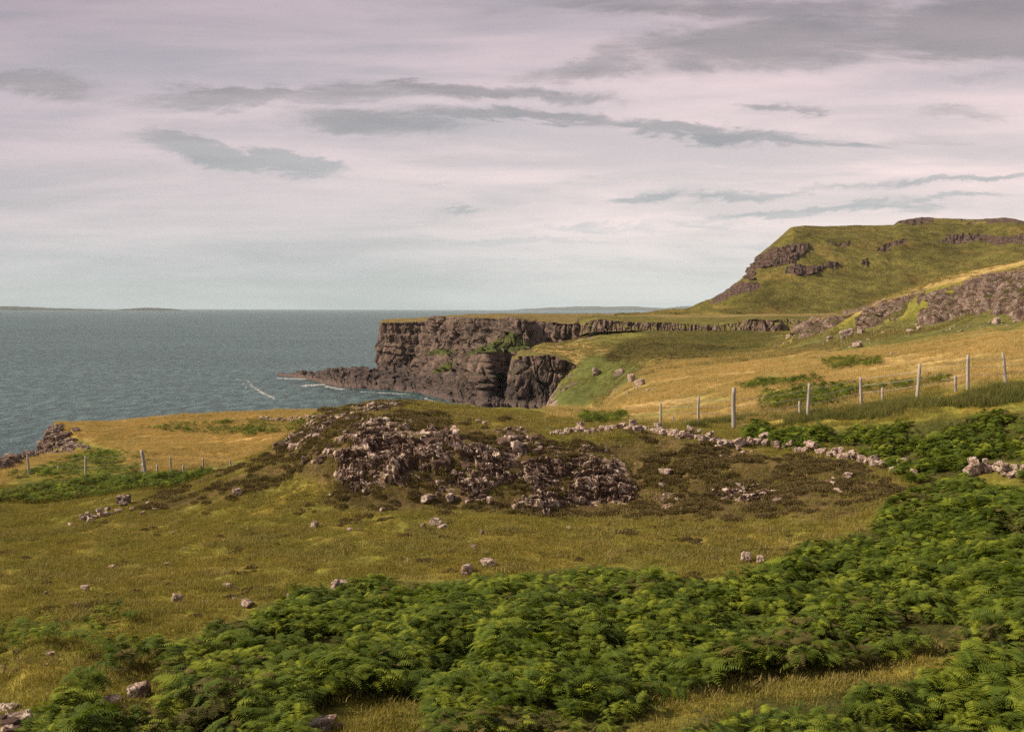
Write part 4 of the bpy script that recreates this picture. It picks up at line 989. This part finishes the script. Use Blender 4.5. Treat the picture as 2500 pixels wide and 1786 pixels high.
outcrop([(1597,1186),(1641,1160),(1632,1186),(1667,1230),(1654,1247),(1610,1243),(1595,1217)], 44, .22, .65, 'narrow group of pale upright blocks just right of the layered crag', 9, aspect=1.3)
outcrop([(1716,1208),(1764,1182),(1826,1164),(1848,1173),(1909,1204),(1914,1221),(1878,1243),(1843,1239),(1808,1226),(1746,1221)], 26, .22, .6, 'broken line of small pale rocks on the right part of the knoll face', 10, aspect=1.2, patch=(.5, .4, .34, 451, 52, 66))
outcrop([(1914,1182),(2006,1177),(2063,1160),(2094,1168),(2041,1208),(1984,1199)], 22, .2, .6, 'few low rocks in heather at the right end of the knoll', 11)
outcrop([(1336,1082),(1450,1072),(1500,1108),(1530,1120),(1400,1122),(1345,1110)], 24, .22, .6, 'thin strips of rock in the heather above the layered crag', 12, aspect=.6, patch=(.9, .3, .26, 481, 56, 70))
outcrop([(1230,1190),(1256,1150),(1275,1120),(1290,1130),(1262,1180)], 16, .25, .6, 'rocks along the right lip of the slanting gully', 13)
outcrop([(1050,1206),(1130,1212),(1190,1215),(1180,1226),(1060,1222)], 20, .2, .6, 'loose low rocks under the slanting crag', 14)
outcrop([(0,1722),(45,1715),(60,1790),(0,1800)], 26, .2, .62, 'rough pale outcrop at the bottom left corner', 15, 12, 40)
outcrop([(75,1052),(91,1032),(131,1036),(194,1047),(158,1064),(226,1095),(190,1106),(146,1114),(103,1110),(75,1078)], 190, .5, 1.5, 'crag of dark blocks at the edge of the left headland', 16, 110, 170, .8, M_DARKCRAG)
outcrop([(80,1052),(100,1042),(150,1062),(140,1110),(104,1108),(82,1080)], 40, .9, 1.8, 'tall dark blocks on the seaward face of the left headland crag', 21, 110, 170, 1.0, M_DARKCRAG)
outcrop([(-60,1160),(0,1128),(30,1112),(51,1102),(85,1096),(108,1110),(60,1126),(24,1144),(0,1152),(-40,1176)], 90, .8, 2.3, 'low rocks at the shore edge below the left headland', 17, 100, 170, .8, M_DARKCRAG, proud=.42)
outcrop([(1975,838),(2060,824),(2150,812),(2110,836),(2040,862),(1960,862)], 46, .35, 1.3, 'fallen blocks at the foot of the ridge where the golden field begins', 18, 180, 300, .8)
outcrop([(1340,836),(1375,822),(1415,824),(1470,812),(1480,820),(1410,836),(1350,846)], 46, .7, 2.2, 'low broken rocks on the grass above the cove', 19, 390, 500, .8, M_ST2)
outcrop([(1865,846),(1895,832),(1935,812),(1990,806),(1990,818),(1935,832),(1890,852)], 60, .6, 1.7, 'spur of rock running down from the ridge into the hollow', 20, 200, 300, .8)

outcrop([(1345,880),(1395,880),(1425,900),(1405,950),(1370,990),(1335,1000),(1350,940)], 90, .7, 2.4, 'broken rock where the cove buttress runs into the green slope', 23, 380, 425, 1.0, M_DARKCRAG)

# ------------------------------------------------------------------ fences
M_POST, tp, bp_ = new_mat('weathered_post_wood')
Pp = tp.node('ShaderNodeTexCoord').outputs['Object']
tp.put(bp_.inputs['Base Color'], tp.ramp(tp.noise(tp.mapping(Pp, (12, 12, .8)), 1.5, 5, .6), [(.3, (.17, .145, .12)), (.6, (.42, .36, .30)), (.8, (.55, .49, .42))]))
tp.put(bp_.inputs['Normal'], tp.bump(tp.noise(tp.mapping(Pp, (14, 14, .8)), 1.5, 5, .6), .6, .02))
M_WIRE, tw, bw = new_mat('galvanised_wire'); bw.inputs['Base Color'].default_value = (.30, .28, .26, 1); bw.inputs['Metallic'].default_value = .7; bw.inputs['Roughness'].default_value = .55
def post_mesh(h, r, lean, seed):
    rr = np.random.default_rng(seed); nz, na = 9, 12; V = []
    for i in range(nz):
        t = i / (nz - 1); z = -.4 + (h + .4) * t
        rad = r * (1.05 - .16 * t) * (1 if i < nz - 1 else .86)
        for a in range(na):
            th = 2 * math.pi * a / na; k = rad * (1 + .07 * math.sin(3 * th + seed) + rr.normal(0, .02))
            V.append((k * math.cos(th) + lean * z + .02 * math.sin(z * 2 + seed), k * math.sin(th), z + (.015 * math.cos(th + seed) if i == nz - 1 else 0)))
    Fq = [(i * na + a, i * na + (a + 1) % na, (i + 1) * na + (a + 1) % na, (i + 1) * na + a) for i in range(nz - 1) for a in range(na)]
    V.append((V[-1][0] - r * .8, 0, V[-1][2] + .02)); c = len(V) - 1
    V[c] = (lean * h + .02 * math.sin(h * 2 + seed), 0, h + .02)
    Ft = [((nz - 1) * na + a, (nz - 1) * na + (a + 1) % na, c) for a in range(na)]
    return mesh_np('post', np.array(V), [np.array(Fq), np.array(Ft)], [M_POST], True)
def tube(pts, r, name, mat, na=5):
    pts = np.array(pts, float); V, Fq = [], []
    for i, p in enumerate(pts):
        for a in range(na):
            th = 2 * math.pi * a / na; V.append(p + np.array([0, r * math.cos(th), r * math.sin(th)]))
    n = len(pts)
    Fq = [(i * na + a, i * na + (a + 1) % na, (i + 1) * na + (a + 1) % na, (i + 1) * na + a) for i in range(n - 1) for a in range(na)]
    return mesh_np(name, np.array(V), np.array(Fq), [mat], True)
def fence(posts, label, dmin, group=None, wires=(.9, 1.35, 1.8)):
    root = bpy.data.objects.new('wire_fence', None); link(root); tag(root, label, 'fence')
    tops = []
    for i, (xt, yt, xb, yb, wpx, d) in enumerate(posts):
        r = ray(xb, yb)
        z = CAMZ + r[2] * d; g = float(height(r[0] * d, d))
        h = (yb - yt) / F * d + (z - g) * .0
        hh = max(h, h + (z - g))
        lean = (xt - xb) / F * d / max(h, .3)
        o = obj('post', post_mesh(hh, wpx / F * d * .40, lean, i + int(xb) + 500), root)
        o.location = (r[0] * d, d, g)
        if hh > 1.4: tops.append((r[0] * d, d, g, hh, lean))
        if abs(z - g) > .35: print('post', xb, 'ground off by', round(z - g, 2))
    for wz in wires:
        pts = []
        for k in range(len(tops) - 1):
            a, b = tops[k], tops[k + 1]
            for t in np.linspace(0, 1, 6, endpoint=False):
                p = [a[j] * (1 - t) + b[j] * t for j in range(3)]
                pts.append((p[0] + (a[4] * (1 - t) + b[4] * t) * wz, p[1] - .07, p[2] + wz - .12 * t * (1 - t)))
        a = tops[-1]; pts.append((a[0] + a[4] * wz, a[1] - .07, a[2] + wz))
        obj('wire', tube(pts, .012, 'wire', M_WIRE), root)
    return root
fence([(1514,1014,1514,1032,5,100),(1612,983,1614,1030,8,88),(1643,1017,1643,1034,5,86),(1705,967,1705,1034,8,80),(1790,945,1791,1044,14,70.5),
       (1951,979,1952,1016,8,71),(1974,935,1973,1012,11,70),(2100,921,2102,994,10,69.5),(2153,948,2155,986,8,69),(2245,889,2237,980,11,66.5),
       (2332,919,2333,958,9,66.5),(2362,867,2362,951,11,66),(2446,861,2458,944,10,65.5),(2575,835,2572,920,10,65.5),(2690,810,2694,900,10,66)],
      'tall post fence crossing the golden grass behind the knoll on the right', 55)
fence([(-130,1150,-128,1206,7,90),(0,1182,0,1200,5,92),(69,1139,71,1190,7,93),(143,1156,143,1178,6,96),(209,1121,210,1174,7,97),(347,1098,355,1156,12,100),(347,1131,349,1156,11,101),(384,1133,384,1157,7,101),
       (417,1112,417,1154,6,101.5),(448,1135,448,1154,7,102),(496,1118,496,1152,6,102.5),(563,1121,566,1157,6,103),(640,1120,642,1155,6,104)],
      'thin post and wire fence beside the bracken left of the knoll', 80)

# ------------------------------------------------------------------ plants: scattered clumps (bracken, heather, grass)
def leaf_mat(name, c0, c1, c2, trans=.25, patch=.25):
    m, t, b = new_mat(name)
    info = t.node('ShaderNodeObjectInfo')
    Pn = t.noise(info.outputs['Location'], patch, 4, .6)
    tipf = t.attr('tip', out='Fac')
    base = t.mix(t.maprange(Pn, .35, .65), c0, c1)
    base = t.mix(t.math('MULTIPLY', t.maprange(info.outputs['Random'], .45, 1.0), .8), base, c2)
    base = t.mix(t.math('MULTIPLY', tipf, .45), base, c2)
    t.put(b.inputs['Base Color'], base); b.inputs['Roughness'].default_value = .75; b.inputs['Specular IOR Level'].default_value = .2
    tr = t.node('ShaderNodeBsdfTranslucent'); t.put(tr.inputs[0], t.mix(1.0, base, (1.2, 1.3, .7), 'MULTIPLY'))
    mx = t.node('ShaderNodeMixShader'); mx.inputs[0].default_value = trans
    t.l.new(b.outputs[0], mx.inputs[1]); t.l.new(tr.outputs[0], mx.inputs[2]); t.l.new(mx.outputs[0], t.n['Material Output'].inputs[0])
    return m
M_FERN = leaf_mat('bracken_leaf', (.034, .066, .008), (.072, .112, .011), (.24, .27, .022), .30, .35)  # last colour: yellower tips, with sunlit brightness painted in
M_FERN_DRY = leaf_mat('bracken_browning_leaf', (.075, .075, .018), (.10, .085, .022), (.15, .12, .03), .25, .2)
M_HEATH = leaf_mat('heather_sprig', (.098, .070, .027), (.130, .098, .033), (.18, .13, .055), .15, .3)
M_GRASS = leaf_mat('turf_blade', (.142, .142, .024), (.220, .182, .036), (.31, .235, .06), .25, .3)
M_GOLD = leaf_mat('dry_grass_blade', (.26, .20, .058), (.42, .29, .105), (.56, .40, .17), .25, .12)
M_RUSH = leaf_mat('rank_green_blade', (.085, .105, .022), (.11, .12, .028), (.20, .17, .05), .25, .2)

def fern_clump(seed, nfr, mat):
    rr = np.random.default_rng(seed); V, Fc, T = [], [], []
    def quad(a, b, c, d, ta, tb):
        k = len(V); V.extend([a, b, c, d]); Fc.append((k, k + 1, k + 2, k + 3)); T.extend([ta, ta, tb, tb])
    for f in range(nfr):
        th = rr.normal(0, 1.0); hgt = rr.uniform(.45, .85); L = rr.uniform(.55, .85); out = np.array([math.cos(th), math.sin(th), 0])
        side = np.array([-out[1], out[0], 0]); base = np.array([rr.normal(0, .12), rr.normal(0, .12), 0])
        stalk = base + out * rr.uniform(.04, .14) + np.array([0, 0, hgt])
        quad(base + side * .006, base - side * .006, stalk - side * .005, stalk + side * .005, 0, 0)
        rise = rr.uniform(.1, .75); n = 9
        prev = None
        for i in range(n + 1):
            t = i / n
            p = stalk + out * L * t + np.array([0, 0, L * (rise * t - (.30 + rise) * t * t)])
            if prev is not None and i < n:
                w = .30 * L * (1 - t) ** .8 * (.6 + .8 * min(1, t * 4)) + .02
                bw = L / n * .46
                for sg in (-1, 1):
                    tipv = p + side * sg * w + out * w * .30 + np.array([0, 0, -w * rr.uniform(.05, .35)])
                    q = p + out * bw; q2 = p - out * bw * .75
                    mid = (p + tipv) * .5
                    # leaflet blade, folded along its rib, with a notched outer half
                    m1 = mid + out * bw * .95 - np.array([0, 0, .012]); m2 = mid - out * bw * .8 - np.array([0, 0, .012])
                    quad(q2, q, m1, m2, t * .5, t * .5 + .2)
                    m3 = mid + out * bw * .55; m4 = mid - out * bw * .45
                    quad(m4, m3, tipv + out * .006, tipv - out * .006, t * .5 + .2, 1)
            prev = p
    me = mesh_np('bracken_clump', np.array(V), np.array(Fc), [mat], False, {'tip': ('FLOAT', np.array(T))})
    return me
def blade_clump(seed, n, h, spread, lean, w, mat, seg=2, wind=.25, droop=.5):
    rr = np.random.default_rng(seed); V, Fc, T = [], [], []
    for _ in range(n):
        a = rr.uniform(0, 6.28); b0 = np.array([rr.normal(0, spread), rr.normal(0, spread), 0]); hh = h * rr.uniform(.5, 1.15)
        dirv = np.array([math.cos(a), math.sin(a), 0]) * rr.uniform(.1, lean) + np.array([wind, 0, 0]) * rr.uniform(.3, 1)
        sd = rr.uniform(0, 6.28); sv = np.array([math.cos(sd), math.sin(sd), 0]) * w * .5
        k = len(V)
        for i in range(seg + 1):
            t = i / seg; p = b0 + np.array([0, 0, hh * t * (1 - droop * .3 * t)]) + dirv * hh * t * t
            ww = sv * (1 - t * .85); V.extend([p - ww, p + ww]); T.extend([t, t])
        for i in range(seg): Fc.append((k + 2 * i, k + 2 * i + 1, k + 2 * i + 3, k + 2 * i + 2))
    return mesh_np('clump', np.array(V), np.array(Fc), [mat], False, {'tip': ('FLOAT', np.array(T))})
def cushion(seed, n, mat, rad=.5, h=.32):
    """low bushy cushion of short sprigs over its whole dome"""
    rr = np.random.default_rng(seed); V, Fc, T = [], [], []
    for _ in range(n):
        a = rr.uniform(0, 6.28); q = math.sqrt(rr.random()); x, y = rad * q * math.cos(a), rad * q * math.sin(a) * .85
        z = h * math.sqrt(max(0, 1 - q * q)) * rr.uniform(.45, 1.0) + .02
        d = np.array([x / rad * .6, y / rad * .6, .8]) + rr.normal(0, .35, 3); d /= np.linalg.norm(d)
        sv = np.cross(d, rr.normal(0, 1, 3)); sv /= np.linalg.norm(sv) + 1e-9; L = rr.uniform(.07, .14); ww = rr.uniform(.018, .035)
        p = np.array([x, y, z]); k = len(V)
        V.extend([p - sv * ww, p + sv * ww, p + d * L + sv * ww * .3, p + d * L - sv * ww * .3]); T.extend([0, 0, 1, 1]); Fc.append((k, k + 1, k + 2, k + 3))
    return mesh_np('cushion', np.array(V), np.array(Fc), [mat], False, {'tip': ('FLOAT', np.array(T))})
def src_coll(name, meshes):
    c = bpy.data.collections.new(name)
    for i, me_ in enumerate(meshes): c.objects.link(bpy.data.objects.new('%s_%02d' % (name, i), me_))
    return c
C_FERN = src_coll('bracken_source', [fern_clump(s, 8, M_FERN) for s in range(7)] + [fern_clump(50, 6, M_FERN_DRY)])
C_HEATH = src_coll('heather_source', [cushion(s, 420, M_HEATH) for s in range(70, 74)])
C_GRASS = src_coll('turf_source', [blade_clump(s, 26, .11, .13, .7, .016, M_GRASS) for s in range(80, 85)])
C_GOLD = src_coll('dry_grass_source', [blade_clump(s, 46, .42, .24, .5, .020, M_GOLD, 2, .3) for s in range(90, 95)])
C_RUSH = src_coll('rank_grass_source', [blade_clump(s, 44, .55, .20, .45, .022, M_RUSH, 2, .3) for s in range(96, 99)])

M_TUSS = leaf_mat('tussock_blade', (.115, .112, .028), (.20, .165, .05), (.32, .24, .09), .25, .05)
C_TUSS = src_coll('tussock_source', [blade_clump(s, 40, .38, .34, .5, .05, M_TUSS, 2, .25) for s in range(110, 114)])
def z_ok(x, y): return height(x, y) > 8
def scatter(name, pts, scl, coll, nvar, label, cat, rng, tilt=.15, idx=None, rz=None):
    n = len(pts)
    if n == 0: print('EMPTY', name); return
    rot = np.stack([rng.normal(0, tilt, n), rng.normal(0, tilt, n), rng.uniform(0, 6.283, n) if rz is None else rng.normal(rz, .5, n)], -1)
    if idx is None: idx = rng.integers(0, nvar, n)
    me_ = bpy.data.meshes.new(name); me_.vertices.add(n); me_.vertices.foreach_set('co', np.asarray(pts, np.float32).ravel())
    a = me_.attributes.new('rot', 'FLOAT_VECTOR', 'POINT'); a.data.foreach_set('vector', rot.astype(np.float32).ravel())
    a = me_.attributes.new('scl', 'FLOAT_VECTOR', 'POINT'); s3 = np.repeat(np.asarray(scl)[:, None], 3, 1) if np.ndim(scl) == 1 else scl
    a.data.foreach_set('vector', s3.astype(np.float32).ravel())
    a = me_.attributes.new('pick', 'INT', 'POINT'); a.data.foreach_set('value', idx.astype(np.int32))
    o = obj(name, me_)
    ng = bpy.data.node_groups.new(name + '_scatter', 'GeometryNodeTree')
    ng.interface.new_socket('Geometry', in_out='INPUT', socket_type='NodeSocketGeometry')
    ng.interface.new_socket('Geometry', in_out='OUTPUT', socket_type='NodeSocketGeometry')
    gi = ng.nodes.new('NodeGroupInput'); go = ng.nodes.new('NodeGroupOutput'); ip = ng.nodes.new('GeometryNodeInstanceOnPoints')
    ci = ng.nodes.new('GeometryNodeCollectionInfo'); ci.inputs['Collection'].default_value = coll
    ci.inputs['Separate Children'].default_value = True; ci.inputs['Reset Children'].default_value = True
    def na(nm, ty):
        x = ng.nodes.new('GeometryNodeInputNamedAttribute'); x.data_type = ty; x.inputs['Name'].default_value = nm; return x.outputs[0]
    L = ng.links
    L.new(gi.outputs[0], ip.inputs['Points']); L.new(ci.outputs[0], ip.inputs['Instance']); ip.inputs['Pick Instance'].default_value = True
    L.new(na('pick', 'INT'), ip.inputs['Instance Index'])
    er = ng.nodes.new('FunctionNodeEulerToRotation'); L.new(na('rot', 'FLOAT_VECTOR'), er.inputs[0]); L.new(er.outputs[0], ip.inputs['Rotation'])
    L.new(na('scl', 'FLOAT_VECTOR'), ip.inputs['Scale']); L.new(ip.outputs[0], go.inputs[0])
    md = o.modifiers.new('scatter', 'NODES'); md.node_group = ng
    tag(o, label, cat, kind='stuff')
    print(name, n)
    return o

def sample_ground(n, d0, d1, pxa, pxb, rng, power=1.0):
    """points spread evenly over the ground between two distances and two bearings"""
    d = np.sqrt(rng.uniform(d0 ** 2, d1 ** 2, n)) if power == 1 else d0 * (d1 / d0) ** rng.random(n)
    s = rng.uniform((pxa - 1250) / F, (pxb - 1250) / F, n); x = s * d
    return x, d, height(x, d)

# bracken ---------------------------------------------------------------
rg = np.random.default_rng(11)
def bracken_points(dens, d0, d1, pxa, pxb, polys, gaps=(), lift=.55, jitter=9, lowk=6.0, fine=1.0):
    area = .5 * (d1 ** 2 - d0 ** 2) * (pxb - pxa) / F
    x, y, z = sample_ground(int(area * dens), d0, d1, pxa, pxb, rg)
    px, py = to_photo(x, y, z + lift)
    j = n2(x, y, 3.0, 3, 201) * jitter * 2
    m = inside(px, py, polys, 0, j) > 0
    if gaps:
        for up_ in (.0, .12, .24, .36, .48, .6):
            gx, gy = to_photo(x, y, z + up_)
            m &= ~(inside(gx, gy, gaps, 0, j * .35) > 0)
    x, y, z = x[m], y[m], z[m]
    big = n2(x, y, lowk, 3, 203) ; mid = n2(x, y, 1.6, 3, 204)
    s = np.clip(.62 + .50 * big + .75 * mid, .26, 1.2)
    keep = rg.random(len(x)) < smooth(-.42, -.02, mid + .4 * big)
    x, y, z, s = x[keep], y[keep], z[keep], s[keep]
    can = np.clip(s - .25, 0, 1) * .62 * rg.random(len(x)) ** .35          # fronds carried at different heights in the thicket
    return x, y, z + can * fine, y * 0 + np.clip(.27 + .22 * s, .2, .55) * rg.uniform(.65, 1.35, len(x)) * fine + s * (1 - fine)
x, y, z, s = bracken_points(36, 18, 75, -150, 2650, FERN, FERN_GAPS, .62)
idx = rg.integers(0, 7, len(x)); dry = (n2(x, y, 3.5, 3, 207) > .28) & (rg.random(len(x)) < .5); idx[dry] = 7
scatter('bracken', np.stack([x, y, z - .05], -1), s, C_FERN, 8, 'dense dark green bracken filling the foreground and right slope', 'bracken', rg, .30, idx)
x, y, z, s = bracken_points(5, 20, 60, -150, 400, FERN_TUFTS, (), .35, 14)
scatter('bracken', np.stack([x, y, z - .05], -1), s * .8, C_FERN, 7, 'separate bracken tufts on the turf at the lower left', 'bracken', rg, .14)
x, y, z, s = bracken_points(10, 70, 112, -150, 600, FERN_LEFT, (), .5, 5)
scatter('bracken', np.stack([x, y, z - .05], -1), s * .95, C_FERN, 8, 'bracken bank between the knoll and the left fence', 'bracken', rg)
x, y, z, s = bracken_points(2.0, 90, 150, -100, 420, FERN_HEAD, (), .4, 5, 6, .4)
scatter('bracken', np.stack([x, y, z - .1], -1), s * .9, C_FERN, 8, 'dark bracken on the slope of the left headland beyond the fence', 'bracken', rg)
x, y, z, s = bracken_points(2.0, 140, 195, 300, 800, FERN_EDGE, (), .4, 5, 6, .4)
scatter('bracken', np.stack([x, y, z - .1], -1), s * 1.0, C_FERN, 8, 'strip of bracken near the sea edge of the left plain', 'bracken', rg)
x, y, z, s = bracken_points(5, 72, 190, 1390, 2350, FERN_FIELD, (), .4, 5)
scatter('bracken', np.stack([x, y, z - .05], -1), s * .95, C_FERN, 8, 'islands of bracken in the golden field behind the fence', 'bracken', rg)

# heather cushions -------------------------------------------------------
def masked(n, d0, d1, pxa, pxb, fn):
    x, y, z = sample_ground(n, d0, d1, pxa, pxb, rg); px, py = to_photo(x, y, z); m = fn(x, y, px, py)
    return x[m], y[m], z[m]
x, y, z = masked(52000, 50, 84, 250, 2300, lambda x, y, px, py: (inside(px, py, HEATH, 0, n2(x, y, 3, 4, 35) * 50) > 0) & (rg.random(len(x)) < smooth(-.25, .45, n2(x, y, 1.6, 4, 211)) * .6))
scatter('heather', np.stack([x, y, z - .04], -1), rg.uniform(.22, .75, len(x)), C_HEATH, 4, 'brown heather matted over the top and face of the knoll', 'heather', rg, .1)
x, y, z = masked(9000, 26, 66, -50, 2100, lambda x, y, px, py: (n2(x, y, 1.3, 4, 213) > .34) & (inside(px, py - 10, FERN, 0) < .5) & (inside(px, py, HEATH, 0) < .5))
scatter('heather', np.stack([x, y, z - .06], -1), rg.uniform(.2, .55, len(x)), C_HEATH, 4, 'scattered brown heather tufts on the turf below the knoll', 'heather', rg, .1)

# turf and dry grass -------------------------------------------------------
def turf_ok(x, y, px, py): return (inside(px, py - 6, FERN, 0) < .5) | (inside(px, py, FERN_GAPS, 0, 34.0) > .5)
x, y, z = masked(190000, 20, 84, -120, 2300, lambda x, y, px, py: turf_ok(x, y, px, py) & (rg.random(len(x)) < smooth(-.5, .3, n2(x, y, 1.2, 3, 221)) * .9))
px, py = to_photo(x, y, z); m = (inside(px, py, HEATH, 0, n2(x, y, 3, 4, 35) * 50) < .5) | (rg.random(len(x)) < .38); x, y, z = x[m], y[m], z[m]
scatter('grass', np.stack([x, y, z - .01], -1), rg.uniform(.6, 1.5, len(x)), C_GRASS, 5, 'cropped olive turf on the slopes round the knoll', 'grass', rg, .2)
gw = lambda polys, a: (lambda x, y, px, py: (inside(px, py, polys, 0, n2(x, y, 9, 4, 31) * a) > 0) & (rg.random(len(x)) < smooth(-.6, .2, n2(x, y, 3, 3, 223))))
x, y, z = masked(60000, 84, 200, -120, 820, gw(GOLD[:2], 14))
scatter('dry_grass', np.stack([x, y, z - .02], -1), rg.uniform(.5, 1.15, len(x)), C_GOLD, 5, 'golden dry grass on the plain left of the knoll', 'grass', rg, .2)
x, y, z = masked(150000, 70, 260, 1300, 2650, lambda x, y, px, py: (inside(px, py, GOLD[2:3], 0, n2(x, y, 9, 4, 31) * 26) > 0) & (rg.random(len(x)) < smooth(-.35, .35, n2(x, y, 6, 4, 223))))
scatter('dry_grass', np.stack([x, y, z - .02], -1), rg.uniform(.35, 1.1, len(x)), C_GOLD, 5, 'golden dry grass in the wide field behind the right fence', 'grass', rg, .2)
RUSH = [[(1640,1046),(1850,1018),(1980,1005),(2150,985),(2300,960),(2500,935),(2700,910),(2700,960),(2500,988),(2250,1010),(2050,1032),(1800,1040)]]
x, y, z = masked(26000, 60, 90, 1600, 2700, gw(RUSH, 45))
scatter('rank_grass', np.stack([x, y, z - .02], -1), rg.uniform(.6, 1.2, len(x)), C_RUSH, 3, 'greener rank grass along the foot of the right fence', 'grass', rg, .2)

# tussocks and low scrub roughening the far slopes
far_ok = lambda polys, a, th: (lambda x, y, px, py: (inside(px, py, polys, 0, n2(x, y, 12, 4, 33) * a) > 0) & (rg.random(len(x)) < smooth(th, th + .5, n2(x, y, 7, 4, 231))))
x, y, z = masked(11000, 230, 480, 1420, 2000, far_ok([[(1480,878),(1500,848),(1560,832),(1700,838),(1800,850),(1720,872),(1600,878)]], 14, -.4))
scatter('heath_scrub', np.stack([x, y, z - .1], -1), rg.uniform(.6, 1.6, len(x)), C_HEATH, 4, 'dark heath scrub filling the hollow below the rock band', 'heath', rg, .15)
x, y, z = masked(26000, 230, 480, 1420, 2000, far_ok(SHADOWY, 18, -.5))
scatter('rank_grass', np.stack([x, y, z - .1], -1), rg.uniform(.6, 1.5, len(x)), C_RUSH, 3, 'dark green rank grass in the hollow below the rock band', 'grass', rg, .15)
x, y, z = masked(70000, 190, 500, 1300, 2650, lambda x, y, px, py: (rg.random(len(x)) < smooth(-.35, .4, n2(x, y, 9, 4, 233))) & (z_ok(x, y)))
scatter('tussock_grass', np.stack([x, y, z - .05], -1), rg.uniform(.6, 1.7, len(x)), C_TUSS, 4, 'rough green and straw tussocks on the far slopes below the ridge', 'grass', rg, .15)

x, y, z = masked(30000, 22, 84, -120, 2300, lambda x, y, px, py: turf_ok(x, y, px, py) & (rg.random(len(x)) < smooth(-.05, .5, n2(x, y, 1.9, 4, 241))))
scatter('tussock_grass', np.stack([x, y, z - .03], -1), rg.uniform(.25, .70, len(x)), C_TUSS, 4, 'coarse tussocks standing above the cropped turf round the knoll', 'grass', rg, .2)

# ------------------------------------------------------------------ air
def build_haze():
    m = bpy.data.materials.new('sea_air'); m.use_nodes = True; nt = m.node_tree; nt.nodes.clear()
    o_ = nt.nodes.new('ShaderNodeOutputMaterial'); v = nt.nodes.new('ShaderNodeVolumePrincipled')
    v.inputs['Color'].default_value = (.82, .96, 1.0, 1); v.inputs['Density'].default_value = 2.1e-5; v.inputs['Anisotropy'].default_value = 0.0
    nt.links.new(v.outputs[0], o_.inputs['Volume'])
    h = 36500.0; z0, z1 = -60.0, 700.0
    V = [(x, y, z) for z in (z0, z1) for y in (-h, h) for x in (-h, h)]
    Fc = [(0, 2, 3, 1), (4, 5, 7, 6), (0, 1, 5, 4), (2, 6, 7, 3), (0, 4, 6, 2), (1, 3, 7, 5)]
    tag(obj('haze', mesh_np('haze', np.array(V), np.array(Fc), [m], False)), 'thin pale sea haze over the whole coast', kind='stuff')
build_haze()
